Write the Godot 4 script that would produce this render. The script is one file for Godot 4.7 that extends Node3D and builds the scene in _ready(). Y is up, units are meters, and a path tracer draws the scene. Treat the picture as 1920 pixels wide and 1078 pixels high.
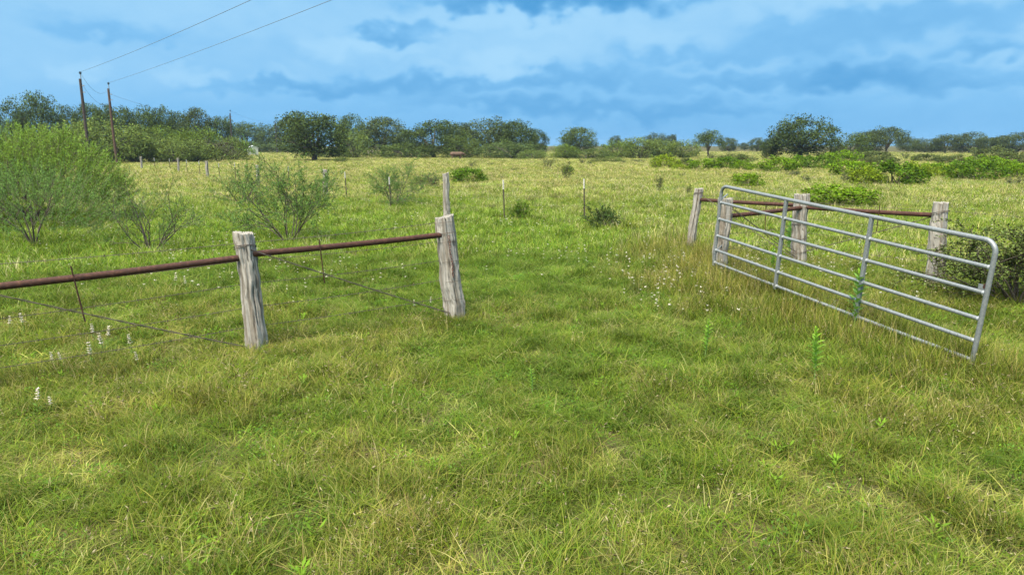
extends Node3D
# A Texas pasture seen from a low drone: galvanised gate, brace fences, mesquite, oaks, clouded sky.

class Geo:
	var v := PackedVector3Array()
	var n := PackedVector3Array()
	var c := PackedColorArray()
	var i := PackedInt32Array()
	func mesh() -> ArrayMesh:
		var a := []
		a.resize(Mesh.ARRAY_MAX)
		a[Mesh.ARRAY_VERTEX] = v
		a[Mesh.ARRAY_NORMAL] = n
		a[Mesh.ARRAY_COLOR] = c
		a[Mesh.ARRAY_INDEX] = i
		var m := ArrayMesh.new()
		m.add_surface_from_arrays(Mesh.PRIMITIVE_TRIANGLES, a)
		return m

var rng := RandomNumberGenerator.new()
var bump := FastNoiseLite.new()
var patch := FastNoiseLite.new()
var fine := FastNoiseLite.new()
var taken := {}
var mats := {}

func rr(a: float, b: float) -> float:
	return rng.randf_range(a, b)

func lin(r: float, g: float, b: float) -> Color:
	return Color(r, g, b).linear_to_srgb()

func s01(a: float, b: float, x: float) -> float:
	var t := clampf((x - a) / (b - a), 0.0, 1.0)
	return t * t * (3.0 - 2.0 * t)

# ---------------------------------------------------------------- ground shape
func ground_y(x: float, z: float) -> float:
	var rise := 0.12 * s01(1.5, 4.5, x) * s01(-8.0, -11.0, z) * (1.0 - s01(-25.0, -60.0, z))
	var near := 1.0 - s01(60.0, 140.0, Vector2(x, z).length())
	return rise + (bump.get_noise_2d(x, z) * 0.07 + fine.get_noise_2d(x * 0.6, z * 0.6) * 0.035) * near

func on_ground(x: float, z: float, up := 0.0) -> Vector3:
	return Vector3(x, ground_y(x, z) + up, z)

# ---------------------------------------------------------------- shape helpers
func tube(g: Geo, pts: PackedVector3Array, radii: Array, sides: int, col: Color, caps := true) -> void:
	var count := pts.size()
	var u := Vector3.ZERO
	var first := g.v.size()
	for k in count:
		var t: Vector3 = (pts[mini(k + 1, count - 1)] - pts[maxi(k - 1, 0)]).normalized()
		if k == 0:
			u = t.cross(Vector3.UP if absf(t.y) < 0.9 else Vector3.RIGHT).normalized()
		else:
			u = (u - t * u.dot(t)).normalized()
		var w := t.cross(u)
		var r: float = radii[mini(k, radii.size() - 1)]
		for j in sides:
			var th := TAU * j / sides
			var d := u * cos(th) + w * sin(th)
			g.v.append(pts[k] + d * r)
			g.n.append(d)
			g.c.append(col)
	for k in count - 1:
		for j in sides:
			var a := first + k * sides + j
			var b := first + k * sides + (j + 1) % sides
			g.i.append_array([a, b + sides, b, a, a + sides, b + sides])
	if caps:
		for e in [0, count - 1]:
			var at := g.v.size()
			var out: Vector3 = (pts[e] - pts[1 if e == 0 else count - 2]).normalized()
			g.v.append(pts[e])
			g.n.append(out)
			g.c.append(col)
			for j in sides:
				g.v.append(g.v[first + e * sides + j])
				g.n.append(out)
				g.c.append(col)
			for j in sides:
				if e == 0:
					g.i.append_array([at, at + 1 + j, at + 1 + (j + 1) % sides])
				else:
					g.i.append_array([at, at + 1 + (j + 1) % sides, at + 1 + j])

func leaf(g: Geo, p: Vector3, d: Vector3, side: Vector3, length: float, wide: float, col: Color, lift := 0.0) -> void:
	var at := g.v.size()
	var s := side * (wide * 0.5)
	var n := d.cross(side).normalized()
	if n.y < 0.0:
		n = -n
	n = (n + Vector3.UP * lift).normalized()
	g.v.append_array([p, p + d * (length * 0.45) + s, p + d * length, p + d * (length * 0.45) - s])
	g.n.append_array([n, n, n, n])
	g.c.append_array([col, col, col, col])
	g.i.append_array([at, at + 2, at + 1, at, at + 3, at + 2])

func box(g: Geo, t: Transform3D, size: Vector3, col: Color) -> void:
	for f in [Vector3.RIGHT, Vector3.LEFT, Vector3.UP, Vector3.DOWN, Vector3.BACK, Vector3.FORWARD]:
		var a: Vector3 = Vector3(f.y, f.z, f.x)
		var b: Vector3 = f.cross(a)
		var at := g.v.size()
		for q in [[-1, -1], [1, -1], [1, 1], [-1, 1]]:
			g.v.append(t * ((f + a * q[0] + b * q[1]) * size * 0.5))
			g.n.append((t.basis * f).normalized())
			g.c.append(col)
		g.i.append_array([at, at + 2, at + 1, at, at + 3, at + 2])

func rand_dir() -> Vector3:
	var y := rr(-1, 1)
	var a := rr(0, TAU)
	var q := sqrt(1.0 - y * y)
	return Vector3(q * cos(a), y, q * sin(a))

func grey(lo: float, hi: float, hue := 0.0) -> Color:
	var k := rr(lo, hi)
	var h := rr(-hue, hue)
	return Color(minf(1.0, k * (1.0 + h)), k, k * (1.0 - absf(h)))

# ---------------------------------------------------------------- nodes
func numbered(called: String) -> String:
	var k: int = taken.get(called, 0)
	taken[called] = k + 1
	return called if k == 0 else "%s_%03d" % [called, k]

func thing(called: String, label: String, category: String, at := Vector3.ZERO, group := "") -> Node3D:
	var o := Node3D.new()
	o.name = numbered(called)
	add_child(o)
	o.position = at
	o.set_meta("label", label)
	o.set_meta("category", category)
	if group:
		o.set_meta("group", group)
	return o

func part(parent: Node3D, called: String, m: Mesh, mat: Material, at := Vector3.ZERO, label := "") -> MeshInstance3D:
	var o := MeshInstance3D.new()
	o.name = called
	o.mesh = m
	o.material_override = mat
	o.position = at
	parent.add_child(o, true)
	if label:
		o.set_meta("label", label)
	return o

func structure(called: String, m: Mesh, mat: Material) -> void:
	var o := part(self, called, m, mat)
	o.set_meta("kind", "structure")

func mat(key: String, col: Color, rough := 0.8, vertex := true, metal := 0.0) -> StandardMaterial3D:
	if not mats.has(key):
		var m := StandardMaterial3D.new()
		m.resource_name = key
		m.albedo_color = col
		m.roughness = rough
		m.metallic = metal
		m.vertex_color_use_as_albedo = vertex
		mats[key] = m
	return mats[key]

func leaf_mat(key: String, col: Color, through := 0.5) -> StandardMaterial3D:
	var m := mat("leaf_" + key, col, 0.65)
	m.metallic_specular = 0.16
	m.backlight_enabled = true
	m.backlight = Color(through, through, through).linear_to_srgb()
	return m

func noise_texture(freq: float, seed_: int, ramp: Array, size := 512, kind := FastNoiseLite.TYPE_SIMPLEX_SMOOTH) -> NoiseTexture2D:
	var f := FastNoiseLite.new()
	f.seed = seed_
	f.noise_type = kind
	f.frequency = freq
	f.fractal_octaves = 5
	var t := NoiseTexture2D.new()
	t.width = size
	t.height = size
	t.seamless = true
	t.noise = f
	if ramp:
		var gr := Gradient.new()
		gr.offsets = PackedFloat32Array(ramp.map(func(q): return q[0]))
		gr.colors = PackedColorArray(ramp.map(func(q): return q[1]))
		t.color_ramp = gr
	return t

# ---------------------------------------------------------------- sky
const CLOUDS := [
	# azimuth, elevation, half width, half height (degrees), depth of tone (+ dark, - pale)
	[1.0, 11.3, 6.5, 1.25, 1.0], [6.0, 10.8, 6.5, 1.1, 0.75], [13.5, 11.4, 5.5, 0.8, 0.6], [-9.3, 8.5, 2.3, 0.55, 0.75],
	[-6.2, 8.9, 1.0, 0.35, 0.3], [-29.5, 7.7, 4.0, 0.7, 0.35], [-23.0, 11.5, 4.0, 0.5, 0.45],
	[-11.5, 4.3, 6.0, 0.7, 0.6], [-4.5, 5.0, 5.0, 0.6, 0.3], [5.0, 5.0, 5.5, 0.85, 0.5], [-1.0, 3.2, 6.5, 0.6, 0.45],
	[25.5, 5.0, 4.0, 0.8, 0.85], [33.5, 6.1, 2.0, 0.6, 0.6], [29.0, 8.2, 9.0, 1.3, 0.45], [17.0, 6.8, 8.0, 0.8, 0.35],
	[18.0, 4.4, 4.5, 0.6, 0.45], [10.0, 2.6, 9.0, 0.6, 0.45], [31.0, 4.2, 6.0, 0.6, 0.45], [-20.0, 4.0, 4.0, 0.5, 0.2],
	[-13.5, 7.3, 2.0, 0.8, -0.45], [-9.5, 7.4, 4.5, 0.5, -0.3], [-1.2, 6.5, 1.8, 1.0, -0.55], [2.5, 6.9, 3.0, 0.8, -0.4],
	[-24.5, 5.1, 1.4, 0.6, -0.45], [-31.0, 5.2, 1.6, 0.35, -0.35], [5.0, 9.0, 8.0, 0.8, -0.35], [-3.0, 9.3, 5.0, 0.7, -0.3],
	[24.0, 10.2, 7.0, 0.7, -0.35], [-5.0, 6.0, 3.0, 0.5, -0.25], [21.0, 5.3, 1.4, 0.5, -0.3], [-20.0, 9.5, 8.0, 1.2, -0.25],
	[12.0, 7.9, 5.0, 0.6, -0.25], [-17.5, 5.0, 1.5, 0.4, -0.25],
]

func make_sky() -> PanoramaSkyMaterial:
	var w := 4096
	var h := 2048
	var im := Image.create(w, h, false, Image.FORMAT_RGBF)
	var n1 := FastNoiseLite.new()
	n1.seed = 11
	n1.frequency = 1.0
	n1.fractal_octaves = 5
	var n2 := FastNoiseLite.new()
	n2.seed = 23
	n2.frequency = 1.0
	n2.fractal_octaves = 5
	n2.fractal_gain = 0.44
	var pale := Color(0.365, 0.635, 0.865)
	var mid := Color(0.200, 0.480, 0.785)
	var dark := Color(0.040, 0.262, 0.575)
	var zenith := Color(1.05, 1.22, 1.38)
	im.fill(mid)
	var fine_rows := 184
	for y in range(0, h / 2):
		var el := 90.0 - (y + 0.5) * 180.0 / h
		var low := y >= h / 2 - fine_rows
		var step := 1 if low else 8
		if not low and (y % 8) != 0:
			continue
		for x in range(0, w, step):
			var az := wrapf((x + step * 0.5) * 360.0 / w, -180.0, 180.0)
			var sx := az
			var dir := Vector3(sin(deg_to_rad(az)) * cos(deg_to_rad(el)), sin(deg_to_rad(el)), -cos(deg_to_rad(az)) * cos(deg_to_rad(el)))
			# streaks stretch along the horizon as on a flat cloud deck
			var k := 1.0 / (dir.y + 0.30)
			var broad := n1.get_noise_3d(dir.x * k * 0.5, 3.0, dir.z * k * 0.5)
			var tone := 0.0
			var billow := absf(n2.get_noise_3d(dir.x * 11.0, dir.y * 20.0, dir.z * 11.0)) * -1.6 + 0.30
			tone += broad * 0.34 + billow * 0.13 - 0.22
			if low and absf(az) < 46.0:
				var warp := n2.get_noise_3d(dir.x * 15.0 + 7.0, dir.y * 26.0, dir.z * 15.0)
				var warp2 := n2.get_noise_3d(dir.x * 20.0 - 5.0, dir.y * 30.0, dir.z * 20.0)
				tone *= 0.8
				for q in CLOUDS:
					var dx: float = (sx + warp * 2.4 - q[0]) / q[2]
					if absf(dx) > 2.1:
						continue
					var dy: float = (el + warp2 * 1.25 + warp * 0.4 - q[1]) / q[3]
					if q[4] > 0.0 and dy < 0.0:
						dy *= 1.6
					var d2 := dx * dx + dy * dy
					if d2 < 4.2:
						tone += q[4] * pow(1.0 - d2 / 4.2, 2.0) * 1.0
			tone += 0.30 * (1.0 - s01(0.0, 6.0, el))
			var c: Color
			if tone > 0.0:
				c = mid.lerp(dark, 1.0 - exp(-tone * 1.05))
			else:
				c = mid.lerp(pale, 1.0 - exp(tone * 2.0))
			if not low:
				c = c.lerp(zenith * (1.0 - 0.35 * clampf(tone, -0.5, 0.9)), s01(14.0, 55.0, el) * 0.85)
			elif el > 14.0:
				c = c.lerp(zenith, s01(14.0, 55.0, el) * 0.85)
			if step == 1:
				im.set_pixel(x, y, c)
			else:
				im.fill_rect(Rect2i(x, y, 8, 8), c)
	var m := PanoramaSkyMaterial.new()
	m.panorama = ImageTexture.create_from_image(im)
	return m

# ---------------------------------------------------------------- grass
func blade(g: Geo, p: Vector3, az: float, tall: float, off: float, wide: float, col: Color, tip: Color, droop := 0.0) -> void:
	var d := Vector3(cos(az), 0, sin(az))
	var s := Vector3(-sin(az), 0, cos(az))
	s = (s + d * rr(-0.6, 0.6)).normalized()
	var at := g.v.size()
	for k in 4:
		var t := k / 3.0
		var c := p + Vector3.UP * (tall * (t - droop * t * t * t)) + d * (off * t * t)
		var sl := (Vector3.UP * (tall * (1.0 - 3.0 * droop * t * t)) + d * (2.0 * off * t)).normalized()
		var n := s.cross(sl).normalized()
		if n.y < 0.0:
			n = -n
		n = (n + Vector3.UP * 0.7).normalized()
		var col2 := col.lerp(tip, t)
		var hw := wide * 0.5 * (1.0 - 0.25 * t)
		if k < 3:
			g.v.append_array([c - s * hw, c + s * hw])
			g.n.append_array([n, n])
			g.c.append_array([col2, col2])
		else:
			g.v.append(c)
			g.n.append(n)
			g.c.append(col2)
	for k in 2:
		var a := at + k * 2
		g.i.append_array([a, a + 3, a + 1, a, a + 2, a + 3])
	g.i.append_array([at + 4, at + 6, at + 5])

const GREENS := [[0.104, 0.180, 0.013], [0.144, 0.208, 0.016], [0.072, 0.150, 0.014], [0.166, 0.208, 0.022]]
const STRAWS := [[0.32, 0.305, 0.085], [0.265, 0.280, 0.055], [0.39, 0.36, 0.16], [0.20, 0.16, 0.065]]
const SEED_GRASS := [[0.36, 0.335, 0.165], [0.30, 0.295, 0.125], [0.42, 0.385, 0.23], [0.33, 0.285, 0.18]]

func tuft(count: int, rad: float, lo: float, hi: float, wide: float, lean: float, straw: float, droop := 0.25, gain := 1.0, seedy := false) -> Mesh:
	var g := Geo.new()
	for k in count:
		var a := rr(0, TAU)
		var r := rad * sqrt(rng.randf())
		var p := Vector3(cos(a) * r, -0.015, sin(a) * r)
		var q: Array = ((SEED_GRASS if seedy else STRAWS) if rng.randf() < straw else GREENS)[rng.randi() % 4]
		var b := rr(0.75, 1.2) * gain
		var col := Color(q[0] * b, q[1] * b, q[2] * b)
		var tip := col.lerp(Color(0.30, 0.28, 0.12), rr(0.0, 0.35))
		var tall := rr(lo, hi)
		blade(g, p, a + rr(-2.6, 2.6), tall, tall * lean * rr(0.1, 1.5), wide * (0.55 + 1.1 * rng.randf() * rng.randf()) * 1.15, col, tip, rr(0.0, droop * 1.6))
	return g.mesh()

func forb(count: int, rad: float, tall: float) -> Mesh:
	var g := Geo.new()
	for k in count:
		var a := rr(0, TAU)
		var r := rad * sqrt(rng.randf())
		var p := Vector3(cos(a) * r, rr(0.02, tall), sin(a) * r)
		var b := rr(0, TAU)
		var d := Vector3(cos(b), rr(-0.1, 0.9), sin(b)).normalized()
		var q: Array = [[0.10, 0.185, 0.022], [0.085, 0.16, 0.03], [0.135, 0.21, 0.022]][rng.randi() % 3]
		leaf(g, p, d, d.cross(Vector3.UP).normalized(), rr(0.018, 0.04), rr(0.008, 0.016), Color(q[0], q[1], q[2]) * rr(0.8, 1.2), 0.5)
	return g.mesh()

func stalks(count: int, rad: float, lo: float, hi: float, wide: float) -> Mesh:
	var g := Geo.new()
	for k in count:
		var a := rr(0, TAU)
		var r := rad * sqrt(rng.randf())
		var p := Vector3(cos(a) * r, -0.01, sin(a) * r)
		var q: Array = STRAWS[rng.randi() % 3]
		var col := Color(q[0], q[1], q[2]) * rr(0.85, 1.2)
		var tall := rr(lo, hi)
		var az := rr(0, TAU)
		var off := tall * rr(0.1, 0.8)
		blade(g, p, az, tall, off, wide, col, col, 0.12)
		var top := p + Vector3.UP * tall * 0.88 + Vector3(cos(az), 0, sin(az)) * off
		for j in 5:
			var d := (Vector3(cos(az), rr(-0.2, 0.9), sin(az)) + rand_dir() * 0.6).normalized()
			leaf(g, top - d * 0.01, d, d.cross(rand_dir()).normalized(), rr(0.02, 0.045), wide * 2.2, Color(0.42, 0.37, 0.22) * rr(0.8, 1.15), 0.5)
	return g.mesh()

# dryness 0 (green) .. 1 (straw) and height of the sward at a place
func sward(x: float, z: float) -> Vector2:
	var r := Vector2(x, z).length()
	var n := patch.get_noise_2d(x, z)
	var n2 := patch.get_noise_2d(x * 4.2 + 50.0, z * 4.2)
	var dry := 0.35 + n * 0.36 + n2 * 0.48
	var tall := 0.95 + n2 * 0.75 + n * 0.25
	# open pasture beyond the fence turns to straw
	dry += 0.28 * s01(24.0, 55.0, -z) + 0.12 * s01(14.0, 26.0, -z)
	dry += 0.16 * patch.get_noise_2d(x * 0.35 + 9.0, z * 1.7) * s01(20.0, 40.0, r)
	# lush strip left of the opening and along the lane
	dry -= 0.42 * s01(-9.0, -11.5, z) * (1.0 - s01(-22.0, -34.0, z)) * (1.0 - s01(0.5, 3.0, x))
	dry -= 0.20 * exp(-pow((x - 1.0) / 1.5, 2.0)) * s01(-4.0, -8.0, z) * (1.0 - s01(-16.0, -24.0, z))
	# tall dry grass where the gate stands and along the brace fence
	var lx := x - lerpf(4.9, 3.4, clampf((-z - 6.8) / 4.4, 0.0, 1.0))
	var gate := exp(-pow((lx + 0.05) / 1.0, 2.0)) * s01(-5.8, -7.2, z) * (1.0 - s01(-14.0, -18.0, z))
	dry += 0.55 * gate
	tall += 2.6 * gate
	var fl := absf((x + 1.92) * 0.558 + (z + 8.63) * 0.83)   # distance from the near fence line
	var strip := exp(-pow(fl / 0.7, 2.0)) * (1.0 - s01(-0.6, 0.4, x))
	dry += 0.18 * strip
	tall += 0.12 * strip
	tall += 0.22 * s01(10.0, 15.0, r) * (1.0 - 0.5 * exp(-pow((x - 1.0) / 2.0, 2.0)))
	# cattle keep the sward short where they rub against the two near posts
	for q in [Vector2(-2.95, -7.5), Vector2(-0.72, -9.0)]:
		tall *= 1.0 - 0.5 * exp(-(Vector2(x, z) - q).length_squared() / 0.22)
	return Vector2(clampf(dry, 0.02, 1.0), clampf(tall, 0.4, 3.8))

var grass_at := {}

func sow(key: String, xf: Transform3D, col: Color) -> void:
	if not grass_at.has(key):
		grass_at[key] = [[], []]
	grass_at[key][0].append(xf)
	grass_at[key][1].append(col)

func ring(r0: float, r1: float, per_m2: float, green: Array, dry: Array, size: float, flat := []) -> void:
	var half := deg_to_rad(40.0)
	var total := int((r1 * r1 - r0 * r0) * half * per_m2)
	for k in total:
		var r := sqrt(rr(r0 * r0, r1 * r1))
		var az := rr(-1.0, 1.0) * (half + minf(0.7, 2.2 / r))
		var x := r * sin(az)
		var z := -r * cos(az)
		var sw := sward(x, z)
		var n3 := patch.get_noise_2d(x * 9.0 - 40.0, z * 9.0)
		var n4 := patch.get_noise_2d(x * 4.5 + 90.0, z * 4.5 - 20.0)
		var key: String
		var bare := flat.size() > 0 and rng.randf() < s01(0.12, 0.42, n4) * 0.75
		var leafy := flat.size() > 0 and rng.randf() < 0.02 + 0.30 * s01(0.18, 0.42, patch.get_noise_2d(x * 6.0 + 33.0, z * 6.0 + 11.0))
		if leafy:
			key = "forb_%d" % (rng.randi() % 3)
		elif bare:
			key = flat[rng.randi() % flat.size()]
		elif rng.randf() < sw.x * 0.85 + n3 * 0.25:
			key = dry[rng.randi() % dry.size()]
		else:
			key = green[rng.randi() % green.size()]
		var s := size * rr(0.75, 1.3)
		var hs := sw.y * rr(0.7, 1.25) * minf(s, 1.1) * (1.0 - 0.4 * n3) * lerpf(1.0, 0.7, s01(50.0, 90.0, r))
		if bare or leafy:
			hs = rr(0.7, 1.3)
		var b := Basis(Vector3.UP, rr(0, TAU)).scaled(Vector3(s, hs, s))
		var way := rr(0.0, TAU)
		b = Basis(Vector3(cos(way), 0, sin(way)), rr(0.0, 0.45)) * b
		var lum := rr(0.82, 1.15) * (1.0 + 0.45 * n3)
		var col := Color(lum * lerpf(0.84, 1.16, sw.x), lum * lerpf(0.98, 1.05, sw.x), lum * lerpf(0.85, 1.0, sw.x) * rr(0.8, 1.2))
		sow(key, Transform3D(b, on_ground(x, z)), col)

func flush_multi(parent: Node3D, called: String, key: String, m: Mesh, material: Material) -> void:
	if not grass_at.has(key):
		return
	var mm := MultiMesh.new()
	mm.transform_format = MultiMesh.TRANSFORM_3D
	mm.use_colors = true
	mm.mesh = m
	var xs: Array = grass_at[key][0]
	mm.instance_count = xs.size()
	for k in xs.size():
		mm.set_instance_transform(k, xs[k])
		mm.set_instance_color(k, grass_at[key][1][k])
	var o := MultiMeshInstance3D.new()
	o.name = called
	o.multimesh = mm
	o.material_override = material
	parent.add_child(o, true)

func make_grass() -> void:
	rng.seed = 5
	var m := {}
	for k in 3:
		m["near_green_%d" % k] = tuft(115, 0.16, 0.035, 0.14, 0.0042, 1.25, 0.07, 0.34, 0.86)
		m["near_dry_%d" % k] = tuft(115, 0.16, 0.035, 0.165, 0.0034, 1.25, 0.40, 0.34, 0.86)
		m["mid_green_%d" % k] = tuft(90, 0.27, 0.05, 0.17, 0.008, 0.9, 0.10, 0.25, 1.2)
		m["mid_dry_%d" % k] = tuft(90, 0.27, 0.06, 0.21, 0.007, 0.85, 0.45, 0.25, 1.15, true)
		m["thatch_%d" % k] = tuft(105, 0.17, 0.015, 0.085, 0.0038, 2.2, 0.62, 0.5)
		m["forb_%d" % k] = forb(46, 0.11, 0.10)
	for k in 2:
		m["stalk_%d" % k] = stalks(7, 0.14, 0.12, 0.30, 0.0032)
		m["far_green_%d" % k] = tuft(130, 0.5, 0.05, 0.18, 0.012, 1.1, 0.24, 0.3, 1.25, true)
		m["far_dry_%d" % k] = tuft(130, 0.5, 0.05, 0.21, 0.011, 1.1, 0.50, 0.3, 1.2, true)
	var names := func(a, n): return range(n).map(func(k): return "%s_%d" % [a, k])
	ring(2.3, 8.5, 150.0, names.call("near_green", 3), names.call("near_dry", 3), 1.0, names.call("thatch", 3))
	ring(8.5, 15.0, 95.0, names.call("near_green", 3), names.call("near_dry", 3), 1.08, names.call("thatch", 3))
	ring(15.0, 32.0, 30.0, names.call("mid_green", 3), names.call("mid_dry", 3), 1.05)
	ring(32.0, 62.0, 13.0, names.call("far_green", 2), names.call("far_dry", 2), 0.85)
	ring(62.0, 120.0, 5.0, names.call("far_green", 2), names.call("far_dry", 2), 1.25)
	ring(120.0, 240.0, 1.2, names.call("far_green", 2), names.call("far_dry", 2), 2.0)
	# rank grass round the feet of the posts
	for q in [[-0.95, -9.25, 12, 1.2], [3.6, -11.5, 16, 2.0], [5.4, -12.5, 16, 2.0], [6.9, -10.7, 18, 2.2], [3.85, -14.2, 8, 1.6]]:
		for k in q[2]:
			var x: float = q[0] + rr(-0.28, 0.28)
			var z: float = q[1] + rr(-0.22, 0.25)
			sow("near_dry_%d" % (k % 3) if k % 3 else "near_green_0", Transform3D(Basis(Vector3.UP, rr(0, TAU)).scaled(Vector3(0.9, q[3] * rr(0.7, 1.1), 0.9)), on_ground(x, z)), Color(0.85, 0.85, 0.8))
	# straw seed stalks
	for k in 2600:
		var r := sqrt(rr(2.4 * 2.4, 15.0 * 15.0))
		var az := rr(-0.95, 0.95)
		var x := r * sin(az)
		var z := -r * cos(az)
		var sw := sward(x, z)
		if rng.randf() < sw.x * 1.1:
			var s := rr(0.7, 1.15)
			sow("stalk_%d" % (rng.randi() % 2), Transform3D(Basis(Vector3.UP, rr(0, TAU)).scaled(Vector3(s, s * lerpf(0.75, 1.25, (sw.y - 0.55) / 2.0), s)), on_ground(x, z)), Color.WHITE * rr(0.8, 1.1))
	var g := thing("meadow_grass", "mixed green and straw coloured pasture grass covering the ground", "grass")
	g.set_meta("kind", "stuff")
	var gm := leaf_mat("grass", Color.WHITE, 0.5)
	for key in m:
		flush_multi(g, "grass_tufts", key, m[key], gm)

# ---------------------------------------------------------------- flowers
func flower_mesh(tall: float, detail: int, big := 1.0, from := 0.80) -> Mesh:
	var g := Geo.new()
	var bend := Vector3(rr(-0.12, 0.12), 1, rr(-0.12, 0.12)) * tall
	tube(g, PackedVector3Array([Vector3(0, -0.02, 0), bend * 0.5 + Vector3(rr(-0.01, 0.01), 0, 0), bend]), [0.003, 0.0025, 0.0015], 4, Color(0.14, 0.22, 0.05), false)
	for k in detail * 2:
		var t := rr(0.1, 0.7)
		var a := rr(0, TAU)
		var d := Vector3(cos(a), 0.5, sin(a)).normalized()
		leaf(g, bend * t, d, d.cross(Vector3.UP).normalized(), 0.05, 0.012, Color(0.12, 0.22, 0.04), 0.4)
	var whorls := detail
	for w in whorls:
		var at := bend * lerpf(from, 1.0, w / maxf(1.0, whorls - 1))
		for k in 9:
			var a := TAU * k / 9.0 + rr(-0.3, 0.3)
			var d := Vector3(cos(a), rr(-0.1, 0.8), sin(a)).normalized()
			var c := Color(0.66, 0.63, 0.54).lerp(Color(0.54, 0.44, 0.42), rr(0, 0.6))
			leaf(g, at, d, d.cross(Vector3.UP).normalized(), rr(0.013, 0.026) * big * (1.15 - 0.55 * w / whorls), 0.011 * big, c, 0.6)
	return g.mesh()

const SPIKES := [
	# x, z, height of the flower spikes that stand out singly, and which one it is
	[-4.62, -7.17, 0.30, "tallest creamy white flower spike below the diagonal wire, left of the near post"],
	[-4.70, -7.55, 0.30, "white flower spike just behind the tallest creamy one below the diagonal wire"],
	[-4.44, -7.66, 0.27, "single white flower spike nearest to the near post's foot"],
	[-4.93, -7.17, 0.20, "small white flower left of the tallest creamy spike, right one of two"],
	[-5.04, -7.17, 0.20, "small white flower left of the tallest creamy spike, left one of two"],
	[-5.14, -8.09, 0.27, "upper white flower spike of the cluster under the diagonal wire"],
	[-4.90, -7.95, 0.26, "right upper white flower spike of the cluster under the diagonal wire"],
	[-4.27, -5.77, 0.25, "pinkish white flower spike in the lower left grass"],
	[-4.15, -5.81, 0.18, "little white flower right of the pinkish white spike in the lower left"],
	[-4.60, -5.69, 0.25, "white flower spike cut by the left picture edge in the lower grass"],
	[-4.09, -7.17, 0.22, "pale flower spike in the dry grass in front of the near post"],
	[-6.23, -8.45, 0.28, "white flower spike under the rusty stay near the left picture edge"],
	[-6.44, -8.45, 0.24, "white flower touching the left picture edge under the wires"],
	[-5.56, -11.03, 0.30, "white flower cluster spike seen between pipe and wires left of the near post"],
	[-5.96, -12.17, 0.30, "white flower spike close under the pipe, left of the near post"],
	[-5.30, -10.9, 0.28, "white flower spike halfway between rusty stay and near post"],
	[-1.39, -9.58, 0.20, "white flower beside the foot of the post with the chain"],
	[-1.20, -9.75, 0.20, "second white flower beside the foot of the post with the chain"],
	[4.42, -9.1, 0.24, "white flower left of the tall leafy weed at the gate"],
]

func make_flowers() -> void:
	rng.seed = 77
	var protos := []
	for k in 4:
		protos.append(flower_mesh(0.28, 5, 1.15, 0.66))
	var fm := leaf_mat("flower", Color.WHITE, 0.35)
	var k2 := 0
	for q in SPIKES:
		var o := part(self, numbered("wild_flower"), protos[k2 % 4], fm, on_ground(q[0], q[1]))
		o.scale = Vector3.ONE * (q[2] / 0.28) * Vector3(1.25, 1.1, 1.25)
		o.rotation.y = rr(0, TAU)
		o.set_meta("label", q[3])
		o.set_meta("category", "flower")
		o.set_meta("group", "white flower spikes in the near grass")
		k2 += 1
	var small := [flower_mesh(0.22, 1), flower_mesh(0.26, 2), flower_mesh(0.2, 1)]
	for k in 60000:
		var r := sqrt(rr(8.0 * 8.0, 60.0 * 60.0))
		var az := rr(-0.75, 0.75)
		var x := r * sin(az)
		var z := -r * cos(az)
		var drift := s01(0.08, 0.45, patch.get_noise_2d(x * 1.2 + 200.0, z * 2.4))
		var p := 0.3 * drift * s01(11.0, 16.0, -z) * (1.0 - s01(45.0, 60.0, -z))
		p *= lerpf(0.35, 0.8, s01(-4.0, 2.0, x))
		p += 1.2 * exp(-pow((x - 2.9) / 1.1, 2.0) - pow((z + 11.6) / 1.8, 2.0))
		p += 0.5 * exp(-pow((x - 5.3) / 1.6, 2.0) - pow((z + 11.8) / 2.2, 2.0))
		p += 0.45 * exp(-pow((x + 4.6) / 1.8, 2.0) - pow((z + 12.3) / 1.6, 2.0))
		p += 0.025 * s01(9.5, 12.0, -z) * (1.0 - s01(20.0, 30.0, -z))
		p *= 0.8 + 0.6 * patch.get_noise_2d(x * 9.0, z * 9.0)
		if rng.randf() > p:
			continue
		var s := rr(0.7, 1.2) * (1.0 + r * 0.008)
		sow("flower_%d" % (rng.randi() % 3), Transform3D(Basis(Vector3.UP, rr(0, TAU)).scaled(Vector3(s, s * 1.15, s)), on_ground(x, z)), Color.WHITE * rr(0.85, 1.1))
	var g := thing("meadow_flowers", "small white wild flowers strewn through the pasture grass", "flowers")
	g.set_meta("kind", "stuff")
	for k in 3:
		flush_multi(g, "flower_heads", "flower_%d" % k, small[k], fm)

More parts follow.
